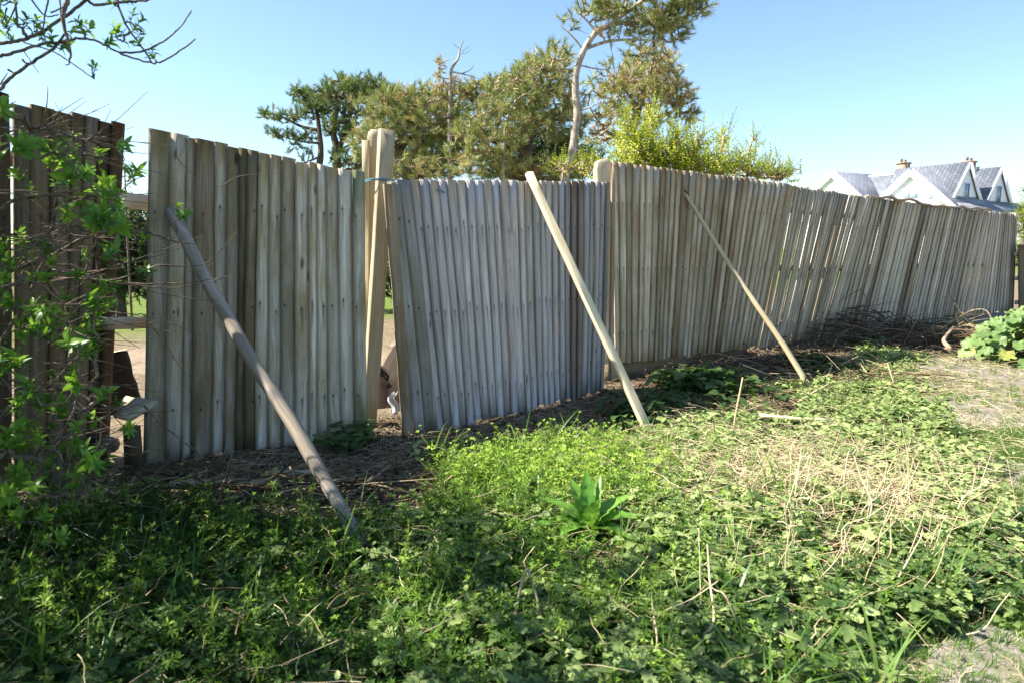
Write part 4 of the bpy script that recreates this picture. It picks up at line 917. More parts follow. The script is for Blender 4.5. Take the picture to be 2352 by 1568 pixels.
PT = [t_needles(i, 46, .115, .008) for i in range(6)]; PT2 = [t_needles(20 + i, 40, .095, .009) for i in range(5)]
def base_at(x, Yc): p = Q(x, 600, Yc); return np.array([p[0], Yc, 0.])
def L(pts, Yc, ra, rb, dy=0.): return ([Q(x, y, Yc + dy * i) for i, (x, y) in enumerate(pts)], ra, rb)
# tall pine with the pale bare trunk
Yt = 11.5; b0_ = base_at(1268, Yt)
tree('pine_tree', 'tall pine with a pale bare leaning trunk reaching past the top of the photo', 'tree', b0_,
     [([b0_ - [0, 0, .1], Q(1282, 480, Yt)] + [Q(x, y, Yt) for x, y in ((1297, 411), (1315, 345), (1326, 257), (1322, 213), (1324, 165), (1341, 117), (1370, 73), (1396, 61), (1430, 35), (1480, 0), (1530, -40))], .078, .03),
      L([(1345, 112), (1400, 95), (1460, 92), (1530, 95)], Yt, .03, .012), L([(1400, 58), (1460, 50), (1540, 45), (1600, 30)], Yt, .035, .012, .1), L([(1341, 117), (1320, 90), (1300, 70), (1288, 62)], Yt, .018, .006),
      L([(1370, 73), (1340, 40), (1320, 28)], Yt, .02, .006), L([(1430, 35), (1440, 0), (1430, -60)], Yt, .03, .012, -.1), L([(1480, 0), (1560, -10), (1610, 0)], Yt, .02, .01, .2),
      L([(1326, 257), (1360, 245), (1400, 225)], Yt, .016, .005, -.1), L([(1322, 320), (1370, 315), (1420, 275)], Yt, .014, .005, -.1), L([(1324, 180), (1290, 165), (1262, 150)], Yt, .016, .005), L([(1330, 150), (1380, 160), (1420, 155)], Yt, .014, .004)],
     [(1480, 10, 120, 28, Yt, .8, 200), (1440, -60, 150, 60, Yt, 1.2, 150), (1575, 28, 48, 26, Yt + .2, .4, 70), (1540, 78, 45, 20, Yt + .2, .4, 75), (1480, 62, 55, 16, Yt + .1, .5, 60), (1400, 30, 45, 20, Yt, .4, 45),
      (1305, 55, 28, 16, Yt, .3, 12), (1340, 25, 24, 12, Yt, .3, 10), (1395, 75, 30, 12, Yt, .3, 16), (1280, 125, 30, 18, Yt, .3, 22), (1600, 8, 30, 14, Yt, .3, 26), (1440, 120, 60, 14, Yt, .4, 16)],
     PT, M_PINE, M_BARKP, 1, .0055, .48, .16, .7, brown=.04, twigbark=M_TWIG, extra_twigs=160)
# brownish pine behind it
Yb2 = 13.5; bb_ = base_at(1440, Yb2)
tree('pine_tree', 'rusty brown-green pine crown behind the tall trunk, above the bright shrub', 'tree', bb_,
     [([bb_ - [0, 0, .1], Q(1445, 420, Yb2), Q(1450, 320, Yb2), Q(1470, 240, Yb2), Q(1490, 180, Yb2), Q(1500, 140, Yb2)], .11, .03), L([(1450, 320), (1500, 280), (1560, 250)], Yb2, .05, .015), L([(1470, 250), (1430, 200), (1420, 160)], Yb2, .03, .01), L([(1450, 330), (1390, 300), (1350, 240)], Yb2, .04, .01)],
     [(1480, 165, 60, 42, Yb2, 1.2, 230), (1525, 185, 34, 46, Yb2, .8, 130), (1450, 220, 70, 40, Yb2, 1.2, 200), (1560, 225, 30, 26, Yb2, .6, 80), (1583, 268, 18, 18, Yb2, .4, 34), (1390, 190, 50, 36, Yb2, .8, 60), (1420, 290, 90, 40, Yb2, 1.2, 180), (1520, 255, 44, 30, Yb2, .8, 70)],
     PT, M_PINE, M_BARKD, 2, .006, .66, .17, .5, brown=.16, twigbark=M_TWIG, extra_twigs=250)
# middle pine
Ym = 12.5; bm = base_at(1190, Ym)
tree('pine_tree', 'wide bushy olive pine over the sagging panel, left of the pale trunk', 'tree', bm,
     [([bm - [0, 0, .1], Q(1190, 440, Ym), Q(1200, 385, Ym), Q(1212, 330, Ym), Q(1215, 280, Ym), Q(1225, 220, Ym)], .16, .05), L([(1200, 330), (1150, 315), (1105, 300), (1060, 275), (1020, 270)], Ym, .07, .02, -.1), L([(1212, 300), (1260, 260), (1300, 240)], Ym, .05, .015),
      L([(1205, 385), (1160, 370), (1110, 330), (1080, 325)], Ym, .05, .015, -.15), L([(1215, 270), (1190, 220), (1185, 180)], Ym, .04, .012), L([(1225, 225), (1250, 180), (1270, 150)], Ym, .03, .01), L([(1200, 390), (1250, 380), (1320, 370)], Ym, .04, .015)],
     [(1240, 190, 75, 35, Ym, 1., 190), (1180, 225, 80, 42, Ym, 1.2, 230), (1270, 240, 70, 40, Ym, 1.2, 190), (1160, 280, 90, 40, Ym - .3, 1.2, 250), (1275, 145, 40, 28, Ym, .6, 60), (1215, 160, 34, 24, Ym, .6, 60), (1120, 330, 90, 36, Ym - .4, 1.1, 230), (1290, 290, 60, 40, Ym, 1., 110),
      (1100, 385, 110, 30, Ym - .3, 1., 210), (1290, 385, 70, 26, Ym, 1., 90), (1185, 390, 70, 20, Ym, .8, 80)],
     PT, M_PINE, M_BARKD, 3, .006, .50, .17, .55, brown=.05, twigbark=M_TWIG, extra_twigs=500)
# left-middle pine
Yl = 13.; bl = base_at(960, Yl)
tree('pine_tree', 'low spreading olive pine just right of the tall post, joined to the middle pine', 'tree', bl,
     [([bl - [0, 0, .1], Q(950, 420, Yl), Q(915, 350, Yl), Q(950, 320, Yl), Q(1000, 310, Yl)], .13, .03), L([(915, 350), (940, 290), (980, 260)], Yl, .05, .015), L([(915, 345), (880, 290), (860, 250)], Yl, .05, .015), L([(950, 420), (1010, 380), (1070, 380)], Yl, .05, .02), L([(980, 262), (1010, 230), (1040, 215)], Yl, .03, .01)],
     [(870, 245, 50, 20, Yl, .9, 90), (930, 240, 60, 24, Yl, 1., 150), (985, 230, 60, 22, Yl, 1., 130), (845, 330, 36, 40, Yl, .8, 120), (880, 320, 50, 30, Yl, .9, 110), (1010, 320, 90, 40, Yl, 1., 150), (900, 275, 70, 22, Yl, 1., 130), (1000, 280, 80, 35, Yl, 1.2, 230), (950, 300, 60, 20, Yl, 1., 80), (1050, 235, 60, 22, Yl, .8, 110), (1100, 215, 50, 22, Yl, .8, 90), (1150, 200, 30, 18, Yl, .6, 46),
      (1000, 340, 80, 26, Yl, 1., 170), (960, 385, 90, 30, Yl - .3, 1., 230), (1060, 300, 60, 40, Yl, 1., 120)],
     PT, M_PINE, M_BARKD, 4, .006, .52, .17, .55, brown=.05, twigbark=M_TWIG, extra_twigs=420)
# dark pine at left
Yd = 14.; bd = base_at(735, Yd)
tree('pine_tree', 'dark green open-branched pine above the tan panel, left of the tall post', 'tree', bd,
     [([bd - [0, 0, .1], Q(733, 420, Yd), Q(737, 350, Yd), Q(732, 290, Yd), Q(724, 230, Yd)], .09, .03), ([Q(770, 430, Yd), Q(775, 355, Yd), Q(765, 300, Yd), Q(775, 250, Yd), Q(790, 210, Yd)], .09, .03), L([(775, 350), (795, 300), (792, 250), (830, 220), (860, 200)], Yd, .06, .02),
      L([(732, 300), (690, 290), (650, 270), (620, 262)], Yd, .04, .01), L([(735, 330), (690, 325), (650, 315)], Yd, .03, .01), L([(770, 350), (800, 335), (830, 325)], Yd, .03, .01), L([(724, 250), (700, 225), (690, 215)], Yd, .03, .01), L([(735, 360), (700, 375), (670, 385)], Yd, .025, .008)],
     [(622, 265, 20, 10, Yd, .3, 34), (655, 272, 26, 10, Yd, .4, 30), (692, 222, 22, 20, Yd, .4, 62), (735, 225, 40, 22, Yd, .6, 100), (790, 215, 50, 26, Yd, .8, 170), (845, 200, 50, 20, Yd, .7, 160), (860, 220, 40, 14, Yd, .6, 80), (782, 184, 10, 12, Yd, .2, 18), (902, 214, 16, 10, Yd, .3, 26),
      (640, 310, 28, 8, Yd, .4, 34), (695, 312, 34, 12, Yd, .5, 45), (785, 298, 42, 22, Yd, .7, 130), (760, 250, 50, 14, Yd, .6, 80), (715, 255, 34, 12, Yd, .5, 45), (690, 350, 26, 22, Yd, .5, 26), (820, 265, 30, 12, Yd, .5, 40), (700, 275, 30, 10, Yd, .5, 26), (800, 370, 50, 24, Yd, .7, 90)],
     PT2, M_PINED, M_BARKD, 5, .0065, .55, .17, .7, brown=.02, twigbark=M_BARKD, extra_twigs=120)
# dead snag
Ys = 12.2; bs = base_at(1034, Ys)
tree('dead_tree', 'dead bare pine top sticking up above the olive pines', 'tree', bs,
     [([bs, Q(1033, 330, Ys), Q(1034, 242, Ys), Q(1036, 165, Ys), Q(1052, 136, Ys), Q(1058, 110, Ys), Q(1069, 77, Ys)], .05, .004), L([(1036, 165), (1069, 172), (1098, 181)], Ys, .018, .003), L([(1060, 170), (1082, 160), (1092, 142)], Ys, .010, .002), L([(1038, 186), (1070, 192), (1104, 195)], Ys, .014, .003),
      L([(1058, 112), (1045, 105), (1041, 95)], Ys, .007, .002), L([(1062, 120), (1078, 105), (1080, 95)], Ys, .006, .002), L([(1035, 182), (1015, 178), (1006, 160), (1012, 148)], Ys, .014, .003), L([(1034, 200), (1055, 212), (1070, 225)], Ys, .016, .004), L([(1056, 125), (1072, 122), (1082, 112)], Ys, .005, .002)],
     [(1012, 150, 8, 16, Ys, .12, 16), (1005, 190, 10, 26, Ys, .2, 24), (1022, 200, 12, 14, Ys, .2, 14), (1050, 190, 12, 14, Ys, .2, 12)], PT2, M_PINE, M_BARKP, 6, .004, .9, .1, -.2, scale=(.6, .9), twigbark=M_BARKP)
Yk = 11.8; bk = base_at(1165, Yk)
tree('dead_tree', 'small bare dead twigs standing over the middle pine, beside the pale trunk', 'tree', bk,
     [([bk, Q(1160, 300, Yk), Q(1225, 205, Yk), Q(1216, 170, Yk), Q(1208, 140, Yk), Q(1203, 118, Yk)], .03, .002), L([(1218, 175), (1205, 165), (1200, 150)], Yk, .008, .002), L([(1222, 190), (1235, 160), (1228, 145)], Yk, .008, .002), L([(1290, 130), (1275, 100), (1268, 80)], Yk, .008, .002), L([(1300, 120), (1312, 95), (1316, 85)], Yk, .008, .002)],
     [(1210, 160, 10, 16, Yk, .1, 6)], PT2, M_PINE, M_BARKP, 7, .003, .8, .1, 0, scale=(.3, .5), twigbark=M_BARKP)
# dark conifer mass added to stand in for the dark hollow among the pines
SH = [t_shoot(i) for i in range(6)]
Yh = 15.5; bh = base_at(1240, Yh)
tree('evergreen_tree', 'dark evergreen mass added for the dark hollow between the middle pine and the pale trunk', 'tree', bh, [([bh, Q(1240, 420, Yh), Q(1240, 350, Yh), Q(1242, 310, Yh)], .1, .03)],
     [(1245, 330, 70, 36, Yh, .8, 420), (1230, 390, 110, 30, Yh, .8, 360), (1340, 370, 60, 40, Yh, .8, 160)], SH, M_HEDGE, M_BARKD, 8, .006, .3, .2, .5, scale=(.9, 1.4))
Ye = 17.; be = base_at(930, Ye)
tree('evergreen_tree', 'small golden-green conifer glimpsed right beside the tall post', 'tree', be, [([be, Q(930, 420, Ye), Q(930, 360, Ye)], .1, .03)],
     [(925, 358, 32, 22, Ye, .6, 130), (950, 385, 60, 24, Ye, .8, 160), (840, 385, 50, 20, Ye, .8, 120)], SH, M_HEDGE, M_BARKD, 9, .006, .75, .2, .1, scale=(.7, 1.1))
# bright shrub
Yv = 9.4; bv = base_at(1560, Yv)
def shr(x, y, w, h, Yc, n): return (x, y, w, h, Yc, .5, int(n * (1.5 if x < 1620 else .8)), .0)
tree('evergreen_shrub', 'bright yellow-green leafy shrub rising over the brown stained panel', 'shrub', bv,
     [([bv, Q(1540, 480, Yv), Q(1530, 400, Yv), Q(1500, 330, Yv), Q(1495, 270, Yv)], .04, .01), L([(1540, 480), (1470, 400), (1440, 330), (1432, 290)], Yv, .03, .008), L([(1545, 480), (1590, 400), (1600, 330), (1605, 300)], Yv, .03, .008), L([(1550, 480), (1640, 420), (1655, 350), (1665, 310)], Yv + .3, .03, .006), L([(1550, 490), (1700, 430), (1715, 370), (1726, 325)], Yv + .6, .03, .006), L([(1550, 490), (1750, 440), (1785, 390), (1800, 370)], Yv + .9, .03, .006)],
     [shr(1436, 305, 11, 50, Yv, 50), shr(1455, 370, 44, 34, Yv, 150), shr(1497, 290, 9, 48, Yv, 42), shr(1510, 372, 46, 34, Yv, 170), shr(1475, 345, 20, 26, Yv, 50), shr(1550, 330, 10, 44, Yv, 46), shr(1582, 375, 36, 28, Yv, 110), shr(1603, 335, 9, 34, Yv, 26), shr(1570, 405, 110, 22, Yv, 220), shr(1632, 380, 20, 30, Yv + .3, 60),
      shr(1664, 335, 6, 44, Yv + .3, 40), shr(1668, 392, 40, 20, Yv + .4, 120), shr(1700, 388, 16, 26, Yv + .6, 50), shr(1725, 350, 6, 42, Yv + .6, 36), shr(1735, 400, 34, 16, Yv + .7, 90), shr(1772, 385, 10, 26, Yv + .9, 34), shr(1790, 406, 40, 14, Yv + 1., 80), shr(1815, 404, 14, 12, Yv + 1.1, 22), shr(1430, 405, 70, 24, Yv, 90)],
     SH, M_SHRUB, M_TWIG, 10, .004, .55, .22, 1.2, scale=(.5, .9), leafname='leaves', extra_twigs=30)
Yw = 10.2; bw = base_at(1300, Yw)
tree('evergreen_shrub', 'low bright green shrub tips just above the sagging panel, by the trunk foot', 'shrub', bw, [([bw, Q(1290, 450, Yw), Q(1300, 380, Yw)], .03, .008)],
     [shr(1290, 385, 26, 22, Yw, 30), shr(1350, 380, 30, 30, Yw, 44)], SH, M_SHRUB, M_TWIG, 11, .004, .40, .2, 1.0, scale=(.4, .8), leafname='leaves')
# hedge seen through the open gap, and a sprig of pine
Yg2 = 13.; bg2 = base_at(270, Yg2)
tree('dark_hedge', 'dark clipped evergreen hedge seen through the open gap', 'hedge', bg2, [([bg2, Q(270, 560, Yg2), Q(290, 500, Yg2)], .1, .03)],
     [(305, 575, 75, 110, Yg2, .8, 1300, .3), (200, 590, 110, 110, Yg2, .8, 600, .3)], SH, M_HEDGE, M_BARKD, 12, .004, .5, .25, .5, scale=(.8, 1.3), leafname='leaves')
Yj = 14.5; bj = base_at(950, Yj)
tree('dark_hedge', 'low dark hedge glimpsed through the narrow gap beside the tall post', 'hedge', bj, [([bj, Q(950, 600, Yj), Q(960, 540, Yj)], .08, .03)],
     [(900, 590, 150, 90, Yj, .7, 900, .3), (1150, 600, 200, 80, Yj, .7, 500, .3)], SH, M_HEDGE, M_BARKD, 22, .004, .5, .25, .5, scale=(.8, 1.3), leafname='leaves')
Yg3 = 11.; bg3 = base_at(292, Yg3)
tree('pine_sapling', 'thin pine sapling glimpsed in the sky at the top of the open gap', 'tree', bg3, [([bg3, Q(290, 500, Yg3), Q(288, 430, Yg3), Q(284, 370, Yg3)], .02, .006)],
     [(292, 400, 12, 30, Yg3, .2, 16), (290, 460, 16, 20, Yg3, .2, 20)], PT2, M_PINED, M_BARKD, 13, .004, .5, .1, .1, scale=(.5, .8))
Yr = 30.; br = base_at(2350, Yr)
tree('evergreen_tree', 'golden-green conifer beyond the far end of the fence at the right edge', 'tree', br, [([br, Q(2352, 560, Yr), Q(2356, 470, Yr)], .15, .04)],
     [(2356, 510, 22, 36, Yr, .8, 220), (2380, 470, 30, 60, Yr, .8, 200), (2360, 460, 6, 16, Yr, .4, 18)], SH, M_SHRUB, M_BARKD, 14, .008, .2, .2, .2, scale=(1., 1.7))
Yr2 = 60.; br2 = base_at(2380, Yr2)
tree('evergreen_shrub', 'distant pale hedge beyond the end of the fence', 'shrub', br2, [([br2, Q(2380, 560, Yr2)], .1, .03)], [(2380, 580, 90, 24, Yr2, 2., 500)], SH, M_SHRUB, M_BARKD, 15, .01, .2, .2, .4, scale=(2., 3.5), leafname='leaves')

# ------------------------------------------------------------------ elder bush and overhanging tree at left
EC = [t_cluster(i, 10 + i % 4) for i in range(8)]
Ye_ = 2.9
eb = P(60, 1240); eb[0] -= .25
stems = []
def E(pts, Y0, ra, rb, dy=0.): stems.append(([Q(x, y, Y0 + dy * i) for i, (x, y) in enumerate(pts)], ra, rb))
E([(-60, 1250), (-40, 1000), (0, 800), (60, 690), (110, 560), (130, 420), (60, 290)], 2.9, .012, .003)
E([(-80, 1250), (-90, 900), (-60, 620), (0, 480), (100, 450), (190, 455), (250, 430)], 2.8, .012, .003)
E([(-90, 1200), (-100, 860), (-60, 640), (30, 620), (110, 590), (200, 545), (300, 525), (400, 555), (450, 560)], 2.9, .011, .002, .03)
E([(0, 610), (90, 560), (180, 520), (260, 515), (330, 535), (410, 560)], 2.85, .006, .002, .03)
E([(-40, 660), (80, 650), (180, 640), (300, 655), (420, 660), (510, 640)], 3., .007, .0015, .04)
E([(60, 600), (200, 640), (330, 652), (440, 648), (530, 634)], 3.1, .005, .0015, .03)
E([(120, 620), (250, 645), (350, 610), (420, 612), (480, 600), (545, 532)], 3.05, .005, .0012, .03)
E([(200, 625), (330, 612), (430, 612), (500, 606)], 3.1, .0035, .001, .03)
E([(250, 640), (350, 670), (480, 690), (530, 680)], 3.1, .003, .001, .03)
E([(150, 700), (280, 720), (340, 724), (400, 745), (470, 775)], 3., .004, .001, .03)
E([(330, 724), (380, 790), (420, 850), (466, 874)], 3.1, .003, .001, .03)
E([(60, 560), (180, 580), (300, 600), (400, 575), (430, 563)], 2.9, .003, .001, .03)
E([(-60, 560), (30, 540), (120, 540), (210, 500), (300, 420), (330, 405)], 2.8, .005, .0015, .02)
E([(60, 295), (110, 300), (170, 340), (240, 370), (300, 390), (345, 392), (400, 412)], 2.8, .005, .001, .04)
E([(40, 320), (90, 290), (130, 300), (190, 320), (260, 335)], 2.6, .005, .002)
E([(-60, 1100), (0, 960), (80, 900), (160, 895), (230, 880)], 2.8, .007, .0015)
E([(-40, 1180), (40, 1130), (130, 1140), (210, 1110), (270, 1080)], 2.7, .006, .002)
E([(170, 1180), (200, 1080), (230, 1010), (235, 960), (300, 925)], 2.9, .006, .002, .03)
E([(330, 930), (380, 980), (430, 1020), (480, 1060)], 3.4, .006, .002, .03)
E([(-60, 1200), (60, 1080), (120, 940), (150, 800), (200, 700), (230, 620)], 3., .009, .002)
E([(20, 1250), (100, 1060), (170, 940), (180, 820), (150, 700)], 2.7, .008, .002)
E([(120, 1200), (160, 1000), (150, 860), (190, 760), (290, 745), (370, 740)], 2.9, .005, .0015, .03)
E([(400, 350), (420, 380), (470, 420)], 3.7, .0025, .001, .03)
E([(505, 430), (550, 405), (620, 400), (640, 398)], 4.1, .0025, .001, .03)
r = np.random.default_rng(40)
spots = []
for (x0, x1, y0, y1, n) in ((-150, 60, 250, 330, 12), (-120, 130, 330, 430, 9), (100, 250, 330, 430, 15), (60, 250, 430, 520, 17), (-120, 60, 480, 640, 14), (200, 290, 480, 560, 9), (-140, 160, 640, 780, 34), (180, 270, 590, 720, 12), (40, 240, 700, 800, 20), (-120, 240, 800, 900, 22), (-120, 220, 900, 1060, 22), (200, 290, 930, 1000, 6), (-60, 280, 1030, 1140, 22), (-120, 160, 1120, 1260, 22), (-100, 250, 560, 800, 40), (-100, 230, 800, 1150, 46)):
    for _ in range(int(n * 1.25)): spots.append(Q(r.uniform(x0, x1), r.uniform(y0, y1), r.uniform(2.35, 3.3)))
for x, y, Yc in ((405, 490, 3.15), (412, 505, 3.15), (350, 630, 3.1), (345, 655, 3.1), (352, 680, 3.1), (385, 742, 3.15), (395, 748, 3.15), (330, 770, 3.), (270, 345, 2.9), (300, 410, 2.9), (265, 965, 2.9), (285, 990, 2.9), (330, 560, 2.95)): spots.append(Q(x, y, Yc))
nin = len(spots)
for _ in range(1150):  # unseen sprays outside the frame, added to block sky and sun at left
    y_ = r.uniform(-.2, 3.2); spots.append(np.array([r.uniform(-4.6, -.80 * max(y_, 1.) - .40), y_, r.uniform(.2, 3.3) ]))
spots = np.array(spots)
SUNV = nz([SUN_AZ[0] * math.cos(R(SUN_EL)), SUN_AZ[1] * math.cos(R(SUN_EL)), math.sin(R(SUN_EL))])
HOLES = [(f1 + (t1_ - f1) * t, rr_) for t, rr_ in ((.99, .17), (.93, .17), (.87, .16), (.62, .12), (.33, .11), (.22, .11), (.15, .10))] + [(P(x_, y_), rr_) for x_, y_, rr_ in ((180, 1330, .07), (420, 1380, .09), (480, 1500, .09), (250, 1520, .07), (950, 1420, .14), (900, 1220, .12), (1050, 1500, .16), (840, 1520, .11), (1000, 1330, .12), (700, 1105, .14), (900, 1095, .16), (960, 1085, .16), (460, 1215, .08), (590, 1330, .10), (720, 1400, .12), (640, 1500, .12), (330, 1440, .08), (560, 1260, .08), (820, 1330, .14))]
def sunny(q):
    """True where a leaf spray would close one of the gaps that let the sun through"""
    for c, rr_ in HOLES:
        d = q - c; t = d.dot(SUNV)
        if t > .15 and np.linalg.norm(d - SUNV * t) < rr_: return True
    return False
def bush(name, label, base, stems, spots, T, seed, catg, sc, tint, dens_tw=0, nodes_extra=None, trunk_mat=M_TWIGP, lone=.004, jit=.12):
    spots = np.array([q for q in spots if not sunny(q)])
    root = thing(name, label, catg, base); g1_, gb, gl = Geo(), Geo(), Geo(); nodes = []; r = np.random.default_rng(seed)
    for pts, ra, rb in stems:
        s = smooth_path(pts, 6); s = s + r.normal(size=s.shape) * min(.002, ra * .2); add_tube(g1_, s, ra, rb, 6, rough=.05); nodes += list(s)
    g1_.build('stems', trunk_mat, root, smooth=True)
    A, B, cnt, dr = spanning(nodes, spots, jit, seed); rr = np.minimum(lone * .45 * np.sqrt(cnt), .012); V, F = segs(A, B, rr * 1.1, rr * .9, 5); gb.add(V, F)
    if dens_tw:
        p = np.array(nodes); p = p[p[:, 0] < -.60 * p[:, 1]]; k = r.integers(0, len(p), dens_tw); p = p[k]; d = r.normal(size=(dens_tw, 3)) * [.16, .12, .07] + [.05, 0, 0]; m_ = p + d * .5 + r.normal(size=d.shape) * .01
        V, F = segs(p, m_, np.full(dens_tw, .0022), np.full(dens_tw, .0016)); gb.add(V, F); V, F = segs(m_, p + d, np.full(dens_tw, .0016), np.full(dens_tw, .0008)); gb.add(V, F)
    gb.build('twigs', trunk_mat, root)
    k = r.integers(0, len(T), len(spots)); d = dr / (np.linalg.norm(dr, axis=1)[:, None] + 1e-9) * .6 + np.array([.1, -.1, .7]) + r.normal(size=dr.shape) * .3
    for i, t in enumerate(T):
        m = k == i; n = m.sum()
        if n: scatter(gl, t, frames(d[m]) * (r.uniform(*sc, n) * np.where(spots[m][:, 0] < -.8 * np.maximum(spots[m][:, 1], .6) - .3, 1.75, 1.))[:, None, None], spots[m], tint + r.normal(size=n) * .16)  # sprays outside the frame enlarged to thicken their shade
    gl.build('leaves', M_ELDER, root); return root
bush('elder_bush', 'leafy elder bush with tangled bare twigs at the left edge, in front of dark fence', eb, stems, spots, EC, 41, 'bush', (.7, 1.25), .55, dens_tw=420)
# overhanging tree
st2 = []
def T2(pts, Y0, ra, rb, dy=0.): st2.append(([Q(x, y, Y0 + dy * i) for i, (x, y) in enumerate(pts)], ra, rb))
tb = np.array([-4.9, 2.2, 0.])
st2.append(([tb - [0, 0, .1], tb + [.05, 0, 1.2], tb + [.2, .1, 2.4], tb + [.6, .2, 3.4]], .09, .03))
st2.append(([tb + [.2, .1, 2.2], tb + [1.0, .2, 2.5], Q(-200, 150, 2.6), Q(-40, 132, 2.6)], .03, .008))
st2.append(([tb + [.3, .1, 2.7], tb + [1.2, .2, 3.2], Q(80, -160, 2.6), Q(155, -20, 2.6)], .03, .009))
T2([(-40, 108), (0, 100), (35, 96), (77, 84), (141, 45), (195, 1), (216, 11), (281, 6), (335, 0), (400, -14)], 2.6, .007, .004)
T2([(160, -40), (155, 0), (145, 42), (152, 80), (162, 131), (152, 152)], 2.55, .010, .002)
T2([(-40, 132), (0, 129), (47, 117), (94, 103), (150, 96), (180, 89), (223, 97), (272, 121), (328, 141), (361, 145), (398, 128), (449, 91)], 2.6, .006, .0025)
T2([(-30, 230), (0, 204), (35, 171), (94, 131), (122, 112), (150, 77)], 2.6, .007, .004)
T2([(272, 121), (321, 120), (366, 101), (410, 68), (440, 25)], 2.6, .004, .002)
T2([(265, -20), (270, 9), (293, 63), (328, 112), (349, 145)], 2.6, .004, .003)
T2([(54, 98), (117, 117), (164, 145), (216, 182)], 2.65, .003, .002)
T2([(65, -10), (103, 36), (135, 34)], 2.5, .003, .002); T2([(113, -5), (103, 36), (100, 70), (105, 98)], 2.5, .003, .002); T2([(40, 5), (25, 40), (12, 62)], 2.5, .003, .002); T2([(16, 18), (5, 55)], 2.5, .003, .002)
T2([(52, 115), (70, 140), (88, 168)], 2.7, .002, .001); T2([(117, 30), (150, 15)], 2.5, .003, .002); T2([(137, -10), (141, 40)], 2.5, .003, .002); T2([(18, 160), (36, 172)], 2.6, .004, .003); T2([(0, 195), (18, 168)], 2.6, .003, .001); T2([(52, 138), (64, 150)], 2.6, .004, .003)
sp2 = [Q(x, y, 2.6) for x, y in ((8, 62), (20, 70), (40, 60), (52, 66), (62, 58), (78, 56), (85, 66), (70, 84), (95, 80), (32, 98), (110, 108), (125, 104), (135, 112), (150, 100), (160, 82), (172, 62), (188, 66), (195, 78), (265, 84), (272, 92), (284, 82), (290, 100), (305, 72), (312, 60), (318, 86), (322, 108), (300, 52), (268, 16), (272, 2), (285, 4), (212, 158), (214, 172), (350, 124), (356, 138), (240, 102), (252, 104), (20, 6), (35, 8), (0, 10), (120, 90))]
r = np.random.default_rng(50)
for _ in range(1900):
    q = np.array([r.uniform(-6.9, -3.7), r.uniform(-.6, 4.3), r.uniform(2.0, 5.6)])
    e = ((q[0] + 5.4) / 1.6) ** 2 + ((q[1] - 1.9) / 2.5) ** 2 + ((q[2] - 3.8) / 1.9) ** 2
    if e < 1 and q[0] < -.86 * q[1] - .3: sp2.append(q)
nx2 = len(st2)
for k in range(9):
    a = k * .7; st2.append(([tb + [.2, .1, 2.0 + .15 * k], tb + [.2 + .7 * math.cos(a), .1 + .8 * math.sin(a), 2.9 + .1 * k], tb + [-.3 + 1.2 * math.cos(a), -.1 + 1.7 * math.sin(a), 3.6 + .12 * k]], .025, .006))
bush('elder_tree', 'overhanging young elder branches against the sky in the top left corner', tb, st2, np.array(sp2), [t_cluster(30 + i, 7, .045) for i in range(6)], 51, 'tree', (.55, .95), .5, lone=.005)

# ------------------------------------------------------------------ the white house
M_WHITE = plain('white_boarding', (.88, .88, .88), .5, 3., .03); M_TRIM = plain('white_trim', (.90, .90, .90), .4, 2., .02)
M_SLATE, t_, b_ = newmat('slate_roof')
uvn = nd(t_, 'ShaderNodeUVMap', uv_map='UVMap').outputs[0]
br_ = nd(t_, 'ShaderNodeTexBrick', {'Vector': uvn, 'Color1': (.13, .145, .18, 1), 'Color2': (.19, .205, .245, 1), 'Mortar': (.04, .045, .06, 1), 'Scale': 1., 'Mortar Size': .02, 'Brick Width': .5, 'Row Height': .28})
ns_ = noise(t_, uvn, .9, 4); t_.links.new(mix(t_, ramp(t_, ns_, [(.55, 0.), (.7, .5)]), br_.outputs[0], (.26, .25, .25)), b_.inputs['Base Color']); b_.inputs['Roughness'].default_value = .55
M_BRICK, t_, b_ = newmat('chimney_brick'); tc_ = nd(t_, 'ShaderNodeNewGeometry').outputs['Position']
mp_ = nd(t_, 'ShaderNodeMapping', {0: tc_, 2: (R(90), 0, 0)})
br_ = nd(t_, 'ShaderNodeTexBrick', {'Vector': mp_.outputs[0], 'Color1': (.25, .12, .075, 1), 'Color2': (.34, .19, .12, 1), 'Mortar': (.4, .36, .3, 1), 'Scale': 1., 'Mortar Size': .012, 'Brick Width': .23, 'Row Height': .075}); t_.links.new(br_.outputs[0], b_.inputs['Base Color']); b_.inputs['Roughness'].default_value = .9
M_GLASS, t_, b_ = newmat('window_glass'); b_.inputs['Base Color'].default_value = (.28, .36, .44, 1); b_.inputs['Roughness'].default_value = .06; b_.inputs['Specular IOR Level'].default_value = .9
HY = 50.; HC = Q(2194, 600, HY); HC = np.array([HC[0], HC[1], 0.])
hu = np.array([.5, -.866, 0]); hv = np.array([.866, .5, 0]); hz_ = np.array([0, 0, 1.])
def H(u, v, z): return HC + hu * u + hv * v + hz_ * z
house = thing('white_house', 'white gabled house with slate roofs and a balcony beyond the far fence', 'house', HC)
